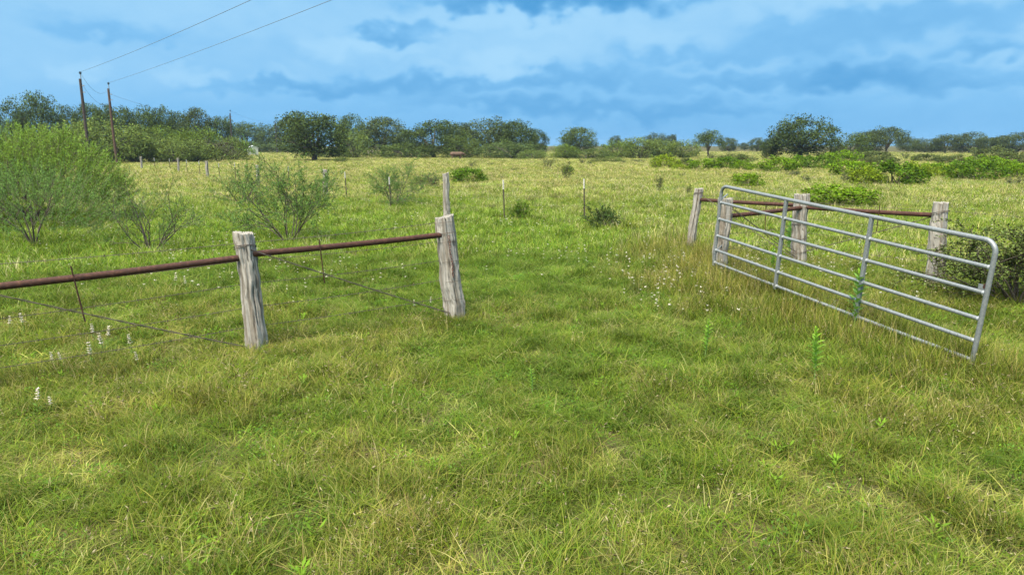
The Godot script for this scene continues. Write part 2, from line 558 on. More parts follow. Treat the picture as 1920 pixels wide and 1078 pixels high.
# ---------------------------------------------------------------- trees and bushes
func crown_clumps(g: Geo, centre: Vector3, rad: Vector3, clumps: int, per: int, clump_r: Vector2, leaf_l: Vector2, ratio: float, lowest: float, inner: float, noise_seed: int, tone_low := 0.78) -> PackedVector3Array:
	var f := FastNoiseLite.new()
	f.seed = noise_seed
	f.frequency = 0.9
	var spots := PackedVector3Array()
	for k in clumps:
		var d := rand_dir()
		while d.y < lowest:
			d = rand_dir()
		var out := inner + (1.0 - inner) * sqrt(rng.randf())
		out *= 1.0 + 0.24 * f.get_noise_3dv(d * 2.0)
		var c := centre + d * rad * out
		spots.append(c)
		var cr := rr(clump_r.x, clump_r.y)
		var tone := rr(tone_low, 1.0)
		for j in per:
			var e := rand_dir()
			var p := c + e * Vector3(1, 0.72, 1) * cr * (0.35 + 0.65 * sqrt(rng.randf()))
			if p.y < 0.02:
				p.y = rr(0.02, 0.25)
			var dd := (e + rand_dir() * 0.8 + Vector3.UP * 0.15).normalized()
			var side := dd.cross(rand_dir()).normalized()
			var l := rr(leaf_l.x, leaf_l.y)
			leaf(g, p, dd, side, l, l * ratio, grey(0.7, 1.0, 0.10) * tone, 0.5)
	return spots

func oak(seed_: int, open: bool) -> Array:
	rng.seed = 100 + seed_
	var g := Geo.new()
	var w := Geo.new()
	var low := -0.5 if open else -0.86
	var spots := crown_clumps(g, Vector3(0, 4.9 if open else 3.9, 0), Vector3(4.3, 3.0 if open else 3.7, 4.3), 110 if open else 175, 72, Vector2(0.55, 1.2), Vector2(0.17, 0.31), 0.62, low, 0.35, seed_)
	var bark := Color(0.10, 0.08, 0.06)
	var fork := Vector3(rr(-0.3, 0.3), 1.7 if open else 1.2, rr(-0.3, 0.3))
	tube(w, PackedVector3Array([Vector3(0, -0.2, 0), Vector3(0.05, 0.5, 0), fork]), [0.42, 0.33, 0.27], 8, bark, false)
	for k in range(0, spots.size(), 14):
		var s := spots[k]
		var m := fork.lerp(s, 0.5) + Vector3(rr(-0.3, 0.3), rr(0.0, 0.6), rr(-0.3, 0.3))
		tube(w, PackedVector3Array([fork, m, s]), [0.17, 0.10, 0.03], 5, bark, false)
	return [w.mesh(), g.mesh()]

func dome(seed_: int) -> Array:
	rng.seed = 300 + seed_
	var g := Geo.new()
	var w := Geo.new()
	var spots := crown_clumps(g, Vector3(0, 1.7, 0), Vector3(2.6, 2.0, 2.6), 130, 55, Vector2(0.3, 0.7), Vector2(0.13, 0.26), 0.36, -0.8, 0.4, seed_ + 40)
	var bark := Color(0.09, 0.075, 0.06)
	for k in range(0, spots.size(), 6):
		var s := spots[k]
		tube(w, PackedVector3Array([Vector3(rr(-0.3, 0.3), -0.1, rr(-0.3, 0.3)), Vector3(s.x * 0.35, s.y * 0.5, s.z * 0.35), s]), [0.07, 0.05, 0.015], 4, bark, false)
	return [w.mesh(), g.mesh()]

func bush(seed_: int) -> Array:
	rng.seed = 500 + seed_
	var g := Geo.new()
	var w := Geo.new()
	var spots := crown_clumps(g, Vector3(0, 0.75, 0), Vector3(1.3, 0.9, 1.3), 70, 58, Vector2(0.14, 0.32), Vector2(0.07, 0.15), 0.55, -0.85, 0.4, seed_ + 70, 0.58)
	var bark := Color(0.10, 0.09, 0.05)
	for k in range(0, spots.size(), 2):
		var s := spots[k]
		tube(w, PackedVector3Array([Vector3(rr(-0.2, 0.2), -0.05, rr(-0.2, 0.2)), Vector3(s.x * 0.5, s.y * 0.55, s.z * 0.5), s]), [0.02, 0.015, 0.006], 3, bark, false)
		if s.y > 0.8:
			var up := (Vector3.UP * 1.2 + rand_dir() * 0.5 + Vector3(s.x, 0, s.z) * 0.3).normalized()
			var tall := rr(0.2, 0.5)
			tube(w, PackedVector3Array([s, s + up * tall]), [0.007, 0.004], 3, bark, false)
			for j in 14:
				var p := s + up * (tall * rr(0.2, 1.0))
				var d := (up * 0.6 + rand_dir()).normalized()
				leaf(g, p, d, d.cross(rand_dir()).normalized(), rr(0.08, 0.14), 0.05, grey(0.8, 1.0, 0.08), 0.3)
	return [w.mesh(), g.mesh()]

# twiggy plants: curved stems that fork, fine narrow leaves along the last twigs
func grow(w: Geo, g: Geo, p: Vector3, d: Vector3, length: float, rad: float, level: int, how: Dictionary) -> void:
	var pts := PackedVector3Array([p])
	var steps := 4
	var dir := d
	var bend := rand_dir() * 0.16
	for k in steps:
		dir = (dir + bend + Vector3.UP * float(how.up) + rand_dir() * 0.10).normalized()
		pts.append(pts[pts.size() - 1] + dir * (length / steps))
	tube(w, pts, [rad, rad * 0.85, rad * 0.7, rad * 0.6, rad * 0.45], 5 if level == 0 else 3, Color(0.075, 0.062, 0.048) * rr(0.8, 1.15), false)
	var last: int = how.levels - 1
	if level >= last - 1:
		var count := int(float(how.leaves) * (1.0 if level == last else 0.35))
		for k in count:
			var t := rr(0.05, 1.0) * steps
			var j := mini(int(t), steps - 1)
			var at := pts[j].lerp(pts[j + 1], t - j)
			var e := (rand_dir() + dir * 0.5 + Vector3.UP * 0.1).normalized()
			leaf(g, at, e, e.cross(rand_dir()).normalized(), rr(how.leaf.x, how.leaf.y), rr(how.leaf.x, how.leaf.y) * float(how.ratio), grey(0.66, 1.0, 0.09), 0.4)
	if level < last:
		var kids: int = how.kids[level]
		for k in kids:
			var t := (0.28 + 0.72 * (k + rng.randf()) / kids) * steps
			var j := mini(int(t), steps - 1)
			var at := pts[j].lerp(pts[j + 1], t - j)
			var side := (pts[j + 1] - pts[j]).normalized().cross(rand_dir()).normalized()
			var nd := ((pts[j + 1] - pts[j]).normalized() + side * rr(0.5, 1.05)).normalized()
			grow(w, g, at, nd, length * rr(0.45, 0.68), rad * 0.52, level + 1, how)

func twiggy(seed_: int, how: Dictionary) -> Array:
	rng.seed = 700 + seed_
	var w := Geo.new()
	var g := Geo.new()
	for k in how.stems:
		var a: float = TAU * (k + rr(-0.35, 0.35)) / how.stems
		var out := rr(how.spread.x, how.spread.y)
		var d := Vector3(cos(a) * out, 1.0, sin(a) * out).normalized()
		grow(w, g, Vector3(cos(a), 0, sin(a)) * 0.05 + Vector3(0, -0.05, 0), d, rr(0.8, 1.15), how.rad, 0, how)
	return [w.mesh(), g.mesh()]

func feather_dome(seed_: int, stems: int, clumps: int, per: int) -> Array:
	rng.seed = 900 + seed_
	var g := Geo.new()
	var w := Geo.new()
	var f := FastNoiseLite.new()
	f.seed = seed_
	f.frequency = 0.9
	for k in clumps:
		var d := rand_dir()
		while d.y < -0.35:
			d = rand_dir()
		var out := (0.42 + 0.58 * sqrt(rng.randf())) * (1.0 + 0.28 * f.get_noise_3dv(d * 2.2))
		var c := Vector3(0, 1.15, 0) + d * Vector3(3.3, 1.75, 3.3) * out
		if c.y < 0.35:
			continue
		var up := (d * 0.8 + Vector3.UP * 0.7 + rand_dir() * 0.5).normalized()
		var l := rr(0.25, 0.6)
		# one spray: a fine twig with feathery leaves on both sides
		var tip := c + up * l + Vector3.DOWN * 0.05
		tube(w, PackedVector3Array([c - up * 0.25, c + up * (l * 0.5), tip]), [0.008, 0.005, 0.002], 3, Color(0.16, 0.15, 0.09), false)
		var tone := rr(0.8, 1.0)
		for j in per:
			var t := rng.randf()
			var e := (rand_dir() + up * 0.7).normalized()
			var q := rr(0.036, 0.085)
			leaf(g, (c - up * 0.1).lerp(tip, t) + rand_dir() * 0.04, e, e.cross(rand_dir()).normalized(), q, q * 0.27, grey(0.74, 1.0, 0.08) * tone, 0.6)
	for k in stems:
		var a := TAU * (k + rr(-0.3, 0.3)) / stems
		var out := rr(0.25, 1.0)
		var p := Vector3(cos(a) * 0.015, -0.06, sin(a) * 0.015)
		var q := p + Vector3(cos(a) * out * 0.5, rr(0.5, 0.8), sin(a) * out * 0.5)
		var e := Vector3(cos(a + rr(-0.3, 0.3)) * out * 2.0, rr(1.2, 2.2), sin(a + rr(-0.3, 0.3)) * out * 2.0)
		tube(w, PackedVector3Array([p, q, q.lerp(e, 0.5) + rand_dir() * 0.12, e]), [0.036, 0.028, 0.019, 0.009], 6, Color(0.075, 0.062, 0.05), false)
		for j in 5:
			var s := q.lerp(e, rr(0.1, 0.9))
			var x := s + Vector3(rr(-1, 1), rr(0.2, 0.9), rr(-1, 1)) * 0.8
			tube(w, PackedVector3Array([s, s.lerp(x, 0.5) + rand_dir() * 0.06, x]), [0.014, 0.010, 0.004], 4, Color(0.075, 0.062, 0.05), false)
	return [w.mesh(), g.mesh()]

var sizes := {}

func plant(form: Array, called: String, label: String, category: String, group: String, at: Vector3, tall: float, wide: float, turn: float, leaves: Material, bark: Material) -> Node3D:
	var o := thing(called, label, category, at, group)
	var key: Mesh = form[1]
	if not sizes.has(key):
		sizes[key] = key.get_aabb()
	var bb: AABB = sizes[key]
	var across := (bb.size.x + bb.size.z) * 0.5 * 0.94
	o.scale = Vector3(wide / across, tall / (bb.position.y + bb.size.y), wide / across)
	o.rotation.y = turn
	part(o, "trunk", form[0], bark)
	part(o, "crown", form[1], leaves)
	return o

const TINTS := {
	"oak_deep": [0.128, 0.190, 0.058], "oak_dark": [0.166, 0.245, 0.079], "oak_green": [0.163, 0.240, 0.064], "oak_pale": [0.150, 0.205, 0.070],
	"mesq_green": [0.225, 0.338, 0.062], "mesq_olive": [0.240, 0.337, 0.089], "lime": [0.278, 0.494, 0.030], "lime_dark": [0.178, 0.348, 0.028],
	"lime_yellow": [0.401, 0.571, 0.044], "sage": [0.209, 0.275, 0.088], "grey_green": [0.165, 0.215, 0.094], "grey_twig": [0.182, 0.193, 0.121],
	"feather": [0.226, 0.412, 0.106], "feather_dense": [0.296, 0.491, 0.083], "thorn": [0.220, 0.301, 0.088], "dark_bush": [0.132, 0.231, 0.059],
}

func tint(key: String) -> Material:
	var q: Array = TINTS[key]
	return leaf_mat(key, lin(q[0], q[1], q[2]), 0.8)

const PLANTS := [
	["oak", 0, -84.67, -118, 10.58, 6.79, "oak_dark", "oak_tree", "tree", "trees along the field edge", "dark oak cut off by the left edge of the picture"],
	["oak", 3, -82.07, -122, 11.84, 7.67, "oak_dark", "oak_tree", "tree", "trees along the field edge", "tallest dark oak rising behind the big light green bush"],
	["oak", 1, -81.03, -128, 9.88, 4.91, "oak_dark", "oak_tree", "tree", "trees along the field edge", "small round oak just left of the tallest utility pole"],
	["oak", 4, -79.94, -132, 10.4, 6.27, "oak_green", "oak_tree", "tree", "trees along the field edge", "oak standing right behind the tallest utility pole"],
	["oak", 2, -74.64, -128, 9.97, 5.4, "oak_green", "oak_tree", "tree", "trees along the field edge", "oak between the two tall utility poles"],
	["oak", 5, -72.12, -130, 9.71, 6.98, "oak_green", "oak_tree", "tree", "trees along the field edge", "broad oak just right of the second tall utility pole"],
	["oak", 0, -68.69, -131, 9.96, 6.63, "oak_green", "oak_tree", "tree", "trees along the field edge", "flat topped oak above the olive thicket, second from the pole"],
	["oak", 3, -66.83, -134, 10.03, 5.96, "oak_green", "oak_tree", "tree", "trees along the field edge", "oak with spiky top, midway along the wood behind the thicket"],
	["oak", 1, -64.85, -136, 9.15, 6.05, "oak_dark", "oak_tree", "tree", "trees along the field edge", "lower dark oak hiding between two taller crowns of the wood"],
	["oak", 4, -60.59, -134, 9.64, 6.98, "oak_pale", "oak_tree", "tree", "trees along the field edge", "greyish airy oak with two humps left of the thin third pole"],
	["oak", 2, -57.65, -138, 8.14, 6.13, "oak_dark", "oak_tree", "tree", "trees along the field edge", "small dark oak touching the thin third pole"],
	["oak", 5, -78.45, -205, 9.41, 11.3, "oak_dark", "oak_tree", "tree", "trees along the field edge", "low dark oak right of the thin third pole"],
	["oak", 0, -72.11, -205, 8.96, 8.16, "oak_dark", "oak_tree", "tree", "trees along the field edge", "dark oak behind the small white shed"],
	["oak", 1, -64.5, -205, 10.92, 12.56, "oak_pale", "oak_tree", "tree", "trees along the field edge", "grey green oak peeking out left of the dark spreading tree"],
	["oak", 2, -29.22, -102.91, 7.36, 11.84, "oak_deep", "oak_tree", "tree", "trees along the field edge", "dark spreading tree with low branches standing alone in the field"],
	["mesq", 0, -27.66, -122.79, 5.33, 8.24, "mesq_olive", "mesquite_tree", "tree", "trees along the field edge", "rounded olive green tree leaning on the dark spreading tree"],
	["oak", 3, -34.66, -150, 9.19, 7.59, "oak_green", "oak_tree", "tree", "trees along the field edge", "oak peeking over the rounded olive green tree"],
	["oak", 4, -25.9, -140, 8.12, 11.27, "oak_pale", "oak_tree", "tree", "trees along the field edge", "wide grey green oak in the gap behind the white cow"],
	["oak", 1, -22.55, -146, 5.88, 5.59, "oak_dark", "oak_tree", "tree", "trees along the field edge", "low dark oak left of the broad dark dome shaped oak"],
	["oak", 5, -14.35, -127.73, 7.14, 12.92, "oak_deep", "oak_tree", "tree", "trees along the field edge", "broad dark dome shaped oak behind the brown cow"],
	["mesq", 1, -8.8, -122.79, 4.23, 7.77, "oak_green", "mesquite_tree", "tree", "trees along the field edge", "lower green tree on the right side of the dome shaped oak"],
	["oak", 2, -11.39, -150, 7.31, 6.9, "oak_pale", "oak_tree", "tree", "trees along the field edge", "oak top showing between the dome shaped oak and the twin oaks"],
	["oak", 0, -4.3, -135, 8.01, 10.35, "oak_pale", "oak_tree", "tree", "trees along the field edge", "left one of the big twin oaks near the middle of the field edge"],
	["oak", 3, 0.8, -132, 7.3, 9.31, "oak_deep", "oak_tree", "tree", "trees along the field edge", "right one of the big twin oaks near the middle of the field edge"],
	["oak", 1, 5.04, -138, 5.69, 4.87, "oak_deep", "oak_tree", "tree", "trees along the field edge", "small oak ending the left wood beside the open sky gap"],
	["mesq", 0, -53.55, -84, 5.52, 8.86, "mesq_olive", "thicket_shrub", "shrub", "thicket shrubs under the left wood", "olive thicket shrub behind the big light green bush"],
	["mesq", 1, -51.37, -88, 6.06, 10.55, "mesq_olive", "thicket_shrub", "shrub", "thicket shrubs under the left wood", "broad olive thicket shrub at the foot of the tall utility poles"],
	["mesq", 2, -49.65, -92, 5.14, 7.94, "mesq_olive", "thicket_shrub", "shrub", "thicket shrubs under the left wood", "olive thicket shrub right of the second utility pole"],
	["mesq", 0, -49.52, -96, 4.12, 7.36, "oak_green", "thicket_shrub", "shrub", "thicket shrubs under the left wood", "dark thicket shrub behind the far fence posts"],
	["mesq", 1, -51.69, -104, 5.5, 6.38, "mesq_green", "thicket_shrub", "shrub", "thicket shrubs under the left wood", "bright rounded shrub high in the middle of the thicket"],
	["mesq", 2, -48.18, -103, 5.08, 6.12, "mesq_green", "thicket_shrub", "shrub", "thicket shrubs under the left wood", "second bright rounded shrub high in the thicket"],
	["mesq", 0, -47.77, -108, 5.69, 6.83, "mesq_green", "thicket_shrub", "shrub", "thicket shrubs under the left wood", "bright pointed shrub below the airy oak"],
	["mesq", 1, -44.55, -92, 3.64, 7.41, "mesq_olive", "thicket_shrub", "shrub", "thicket shrubs under the left wood", "low olive shrub at the front of the thicket"],
	["mesq", 2, -42.61, -94, 3.38, 6.67, "mesq_olive", "thicket_shrub", "shrub", "thicket shrubs under the left wood", "low olive shrub next to the grey twiggy one"],
	["mesq", 1, -41.56, -104, 3.8, 6.18, "mesq_olive", "thicket_shrub", "shrub", "thicket shrubs under the left wood", "olive shrub ending the thicket on its right side"],
	["scrub", 0, -40.03, -95, 4.03, 4.52, "grey_twig", "thicket_shrub", "shrub", "thicket shrubs under the left wood", "greyish half bare twiggy shrub at the thicket's right end"],
	["mesq", 2, -33.3, -128, 2.11, 11.04, "oak_green", "thicket_shrub", "shrub", "thicket shrubs under the left wood", "low green scrub behind the dark spreading tree"],
	["mesq", 1, -19.11, -125, 2.77, 13.18, "oak_green", "thicket_shrub", "shrub", "thicket shrubs under the left wood", "low dark scrub filling the gap left of the dome shaped oak"],
	["mesq", 0, 0, -120, 3.3, 13.8, "oak_dark", "thicket_shrub", "shrub", "thicket shrubs under the left wood", "dark scrub at the feet of the big twin oaks"],
	["mesq", 2, -74.83, -200, 3.9, 13.4, "oak_dark", "thicket_shrub", "shrub", "thicket shrubs under the left wood", "low dark scrub just left of the small white shed"],
	["mesq", 0, -64.78, -202, 3.91, 15.47, "oak_dark", "thicket_shrub", "shrub", "thicket shrubs under the left wood", "low dark scrub just right of the small white shed"],
	["oak", 4, 16.16, -170, 6.83, 10.42, "oak_green", "oak_tree", "tree", "trees and scrub on the middle horizon", "airy oak in the open sky gap, left of the long thicket"],
	["mesq", 1, 9.02, -118, 2.75, 5.65, "mesq_green", "thicket_shrub", "shrub", "trees and scrub on the middle horizon", "rounded light green shrub below the airy oak"],
	["mesq", 0, 3.26, -112, 1.81, 5.15, "mesq_olive", "thicket_shrub", "shrub", "trees and scrub on the middle horizon", "low grey green dome shrub at the foot of the twin oaks"],
	["mesq", 2, 12.82, -118, 1.96, 10.18, "oak_green", "thicket_shrub", "shrub", "trees and scrub on the middle horizon", "low dark green scrub left of the long thicket"],
	["mesq", 0, 18.63, -122, 3.4, 7.48, "mesq_green", "thicket_shrub", "shrub", "trees and scrub on the middle horizon", "left end shrub of the long thicket on the horizon"],
	["mesq", 1, 22.15, -120, 3.92, 9.66, "mesq_olive", "thicket_shrub", "shrub", "trees and scrub on the middle horizon", "tallest shrub of the long thicket on the horizon"],
	["mesq", 2, 26.35, -122, 3.68, 8.42, "mesq_olive", "thicket_shrub", "shrub", "trees and scrub on the middle horizon", "third shrub of the long thicket on the horizon"],
	["mesq", 0, 30.29, -124, 3.6, 6.65, "mesq_olive", "thicket_shrub", "shrub", "trees and scrub on the middle horizon", "right end shrub of the long thicket on the horizon"],
	["oak", 1, 38.66, -260, 6.09, 5.97, "oak_pale", "oak_tree", "tree", "trees and scrub on the middle horizon", "tiny distant oak poking over the left end of the long thicket"],
	["oak", 0, 61.71, -300, 7.99, 10.11, "oak_pale", "oak_tree", "tree", "trees and scrub on the middle horizon", "distant bluish oak poking over the middle of the long thicket"],
	["oak", 2, 68.38, -300, 7.1, 5.51, "oak_pale", "oak_tree", "tree", "trees and scrub on the middle horizon", "tiny distant oak poking over the right half of the long thicket"],
	["opn", 0, 38.12, -135, 5.52, 6.42, "oak_green", "oak_tree", "tree", "trees and scrub on the middle horizon", "lone oak with visible trunk right of the long thicket"],
	["oak", 3, 68.32, -220, 4.86, 6.74, "oak_pale", "oak_tree", "tree", "trees and scrub on the middle horizon", "distant grey oak just right of the lone oak with visible trunk"],
	["oak", 5, 99.96, -300, 3.52, 5.05, "oak_pale", "oak_tree", "tree", "trees and scrub on the middle horizon", "smallest distant oak between two others on the horizon"],
	["oak", 1, 80.73, -230, 4.98, 5.99, "oak_pale", "oak_tree", "tree", "trees and scrub on the middle horizon", "distant round oak left of the big dark oak"],
	["oak", 0, 45.6, -110.04, 7.38, 10.63, "oak_deep", "oak_tree", "tree", "trees on the right side of the field", "biggest dark dome shaped oak on the right side of the field"],
	["oak", 2, 41.7, -112, 3.74, 3.95, "oak_deep", "oak_tree", "tree", "trees on the right side of the field", "small dark oak under the left side of the biggest oak"],
	["mesq", 1, 53.46, -110, 4.53, 6.96, "oak_green", "mesquite_tree", "tree", "trees on the right side of the field", "green drooping tree just right of the biggest dark oak"],
	["oak", 3, 76.53, -150, 5.53, 8.05, "oak_pale", "oak_tree", "tree", "trees on the right side of the field", "greyish oak behind the green drooping tree"],
	["opn", 1, 80.74, -150, 6.64, 8.74, "oak_pale", "oak_tree", "tree", "trees on the right side of the field", "tall airy grey oak right of the green drooping tree"],
	["oak", 1, 119.49, -210, 5.07, 7.4, "oak_pale", "oak_tree", "tree", "trees on the right side of the field", "pale distant oak right of the tall airy grey oak"],
	["oak", 0, 112.8, -190, 4.39, 8.15, "oak_pale", "oak_tree", "tree", "trees on the right side of the field", "left end oak of the distant wood on the right"],
	["oak", 5, 116.92, -188, 5.49, 9.22, "oak_pale", "oak_tree", "tree", "trees on the right side of the field", "second oak of the distant wood on the right"],
	["oak", 3, 121.47, -185, 5.99, 9.35, "oak_pale", "oak_tree", "tree", "trees on the right side of the field", "highest oak of the distant wood on the right"],
	["oak", 2, 129.89, -190, 4.53, 8.15, "oak_pale", "oak_tree", "tree", "trees on the right side of the field", "low oak in the dip of the distant wood on the right"],
	["oak", 4, 130.48, -186, 5.04, 6.27, "oak_pale", "oak_tree", "tree", "trees on the right side of the field", "narrow oak near the right end of the distant wood"],
	["oak", 1, 130.52, -180, 5.89, 9.1, "oak_pale", "oak_tree", "tree", "trees on the right side of the field", "oak of the distant wood cut by the right edge of the picture"],
	["bush", 0, 23.54, -61.15, 1.62, 3.97, "lime", "green_bush", "bush", "bright green bushes on the right", "bright green bush below the left side of the biggest oak"],
	["bush", 1, 29.16, -67.71, 1.69, 4.13, "lime_dark", "green_bush", "bush", "bright green bushes on the right", "bright green bush below the trunk of the biggest oak"],
	["bush", 2, 36.86, -77.69, 2.17, 4.43, "lime", "green_bush", "bush", "bright green bushes on the right", "tall rounded bright bush below the green drooping tree"],
	["bush", 3, 25.5, -52.05, 1.38, 3.69, "lime", "green_bush", "bush", "bright green bushes on the right", "wide bright bush left of the biggest bush clump"],
	["bush", 0, 20.27, -39.57, 1.3, 1.95, "lime_yellow", "green_bush", "bush", "bright green bushes on the right", "yellow green bush at the left front of the biggest bush clump"],
	["bush", 1, 22.21, -40.08, 1.68, 3.64, "lime_dark", "green_bush", "bush", "bright green bushes on the right", "largest dark green bush in the middle of the bush clump"],
	["bush", 2, 27.07, -46.64, 1.52, 2.48, "lime_yellow", "green_bush", "bush", "bright green bushes on the right", "yellow tipped bush at the right of the largest dark bush"],
	["bush", 3, 31.17, -51.2, 1.17, 2.82, "lime", "green_bush", "bush", "bright green bushes on the right", "medium bright bush right of the yellow tipped bush"],
	["bush", 0, 31.49, -49.59, 1.17, 2.73, "lime_yellow", "green_bush", "bush", "bright green bushes on the right", "yellow green bush left of the wide rounded bush"],
	["bush", 1, 30.76, -45.96, 1.57, 3.8, "lime_dark", "green_bush", "bush", "bright green bushes on the right", "wide rounded bush standing apart on the right"],
	["bush", 2, 38.84, -54.77, 1.49, 3.56, "lime", "green_bush", "bush", "bright green bushes on the right", "bright bush behind the wide rounded bush"],
	["bush", 3, 35.17, -48.07, 1.28, 2.37, "lime", "green_bush", "bush", "bright green bushes on the right", "bright bush cut by the right picture edge"],
	["bush", 0, 73.68, -106.35, 2.48, 6.47, "sage", "green_bush", "bush", "bright green bushes on the right", "pale sage bush below the distant wood"],
	["bush", 1, 63.87, -88.55, 1.87, 4.52, "sage", "green_bush", "bush", "bright green bushes on the right", "second pale sage bush below the distant wood, near the edge"],
	["bush", 2, 12.37, -25.99, 0.92, 2.98, "lime", "green_bush", "bush", "bright green bushes on the right", "large low bright bush right behind the brace posts"],
	["bush", 3, 12.87, -37.66, 0.89, 2.01, "lime", "green_bush", "bush", "bright green bushes on the right", "small spiky bright bush just above the gate's top corner"],
	["bush", 0, 15.61, -70.74, 1.66, 3.34, "lime_yellow", "green_bush", "bush", "bright green bushes on the right", "left end bright yellow green bush in the middle field"],
	["bush", 1, 16, -66.28, 0.75, 1.69, "lime_yellow", "green_bush", "bush", "bright green bushes on the right", "tiny yellow bush at the right foot of the left end bush"],
	["bush", 2, 18.41, -66.28, 1.35, 3.65, "lime", "green_bush", "bush", "bright green bushes on the right", "bright bush in the middle of the bush row under the lone oak"],
	["bush", 3, 20.44, -66.28, 1.4, 3, "lime_dark", "green_bush", "bush", "bright green bushes on the right", "darker bush right of the middle one under the lone oak"],
	["bush", 0, 21.63, -64.92, 1.18, 2.68, "lime", "green_bush", "bush", "bright green bushes on the right", "bright bush left of the bush below the biggest oak"],
	["bush", 1, 18.75, -74.05, 1.18, 2.47, "sage", "green_bush", "bush", "bright green bushes on the right", "dull bush between the yellow green and the middle bright bush"],
	["bush", 3, -2.77, -43.41, 1.12, 2.65, "lime_dark", "green_bush", "bush", "bright green bushes on the right", "dark lime bush standing alone above the thin split post"],
	["bush", 0, 30.19, -93.78, 1.41, 5.53, "sage", "green_bush", "bush", "bright green bushes on the right", "pale bush strip far behind the bush row"],
	["bush", 2, 42.15, -79.64, 1.32, 4.69, "sage", "green_bush", "bush", "bright green bushes on the right", "pale sage bush behind the bush clump"],
	["bush", 1, 57.78, -96.64, 1.38, 4.74, "sage", "green_bush", "bush", "bright green bushes on the right", "pale sage bush in the distant gap below the left end oak"],
	["bush", 3, 53.6, -102.91, 1.63, 6.06, "sage", "green_bush", "bush", "bright green bushes on the right", "faint sage bush below the tall airy grey oak"],
	["bush", 2, 55.14, -86.14, 1.43, 5.08, "sage", "green_bush", "bush", "bright green bushes on the right", "pale sage bush in the far gap of the bush clump"],
	["bush", 0, 47.21, -69.19, 1.57, 4.08, "lime", "green_bush", "bush", "bright green bushes on the right", "bright bush behind the left of the wide rounded bush"],
	["scrub", 1, 20.18, -41.68, 0.83, 0.96, "grey_green", "field_shrub", "shrub", "small shrubs scattered over the field", "small grey green shrub left of the yellow green front bush"],
	["scrub", 2, 18.59, -43.41, 0.56, 1.14, "grey_green", "field_shrub", "shrub", "small shrubs scattered over the field", "thin grey green shrub above the gate between two bright bushes"],
	["scrub", 0, 21.24, -52.05, 0.67, 1.6, "grey_green", "field_shrub", "shrub", "small shrubs scattered over the field", "grey green shrub at the right foot of the bush under the oak"],
	["scrub", 1, 28.86, -39.57, 0.67, 1.59, "grey_green", "field_shrub", "shrub", "small shrubs scattered over the field", "thin grey shrub in the grass near the right picture edge"],
	["scrub", 2, 8.06, -31.56, 0.66, 0.44, "oak_green", "field_shrub", "shrub", "small shrubs scattered over the field", "small dark upright shrub left of the slanted thin post"],
	["scrub", 0, 7.26, -33.97, 1.02, 0.68, "sage", "field_shrub", "shrub", "small shrubs scattered over the field", "little sapling with bright top left of the gate"],
	["scrub", 1, 12.35, -50.38, 0.42, 0.54, "grey_green", "field_shrub", "shrub", "small shrubs scattered over the field", "tiny grey shrub in the open field above the slanted post"],
	["bush", 1, 4.54, -55.74, 0.89, 0.94, "lime", "field_shrub", "shrub", "small shrubs scattered over the field", "round bright little bush behind the thin stemmed sapling"],
	["scrub", 2, 3.58, -46.64, 1.63, 1.22, "sage", "field_shrub", "shrub", "small shrubs scattered over the field", "thin stemmed sapling standing in the open middle field"],
	["scrub", 0, 3.53, -67.71, 1.49, 1.35, "sage", "field_shrub", "shrub", "small shrubs scattered over the field", "pale feathery sapling in the open middle field"],
	["mesq", 1, 13.67, -93.78, 0.99, 2.7, "mesq_olive", "field_shrub", "shrub", "small shrubs scattered over the field", "small dome shrub in front of the long thicket's left end"],
	["mesq", 2, 11.95, -93.78, 0.85, 2.7, "sage", "field_shrub", "shrub", "small shrubs scattered over the field", "pale small shrub left of the small dome shrub"],
	["scrub", 1, 9.16, -81.7, 0.74, 1, "oak_green", "field_shrub", "shrub", "small shrubs scattered over the field", "tiny dark shrub left of the pale small shrub"],
	["scrub", 2, 14.28, -88.55, 0.67, 0.95, "oak_green", "field_shrub", "shrub", "small shrubs scattered over the field", "tiny dark shrub right of the small dome shrub"],
	["scrub", 0, 17.14, -93.78, 0.64, 1.87, "grey_green", "field_shrub", "shrub", "small shrubs scattered over the field", "low grey shrub in front of the long thicket's middle"],
	["scrub", 1, 8.49, -83.86, 1.14, 1.29, "sage", "field_shrub", "shrub", "small shrubs scattered over the field", "pale thin sapling left of the tiny dark shrub"],
	["scrub", 2, -4.17, -72.36, 1.04, 1.11, "grey_green", "field_shrub", "shrub", "small shrubs scattered over the field", "small twiggy shrub above the lone dark lime bush"],
	["scrub", 0, -2.39, -77.69, 0.53, 0.95, "grey_green", "field_shrub", "shrub", "small shrubs scattered over the field", "tiny twiggy shrub right of the brown cow"],
	["scrub", 1, -0.67, -48.07, 0.4, 0.52, "grey_green", "field_shrub", "shrub", "small shrubs scattered over the field", "tiny shrub beside the white tipped post above the bushy shrub"],
	["scrub", 2, -4.42, -39.57, 1.03, 1.71, "grey_green", "field_shrub", "shrub", "small shrubs scattered over the field", "thin grey green shrub left of the thin split post"],
	["mesq", 0, -5.33, -40.6, 0.62, 1.56, "mesq_olive", "field_shrub", "shrub", "small shrubs scattered over the field", "low soft shrub between the mesquite and the thin split post"],
	["scrub", 0, 0.15, -63.61, 0.43, 0.78, "grey_green", "field_shrub", "shrub", "small shrubs scattered over the field", "tiny grey shrub in the middle field right of the lime bush"],
	["scrub", 1, 30.56, -106.35, 1.44, 1.63, "sage", "field_shrub", "shrub", "small shrubs scattered over the field", "pale tree shaped shrub below the lone oak with visible trunk"],
	["scrub", 2, 64.62, -113.99, 1.46, 1.92, "oak_green", "field_shrub", "shrub", "small shrubs scattered over the field", "small dark shrub in the far gap under the airy grey oak"],
	["scrub", 0, 59.26, -96.64, 1.38, 1.78, "oak_green", "field_shrub", "shrub", "small shrubs scattered over the field", "small tree shaped shrub in the far gap under the distant wood"],
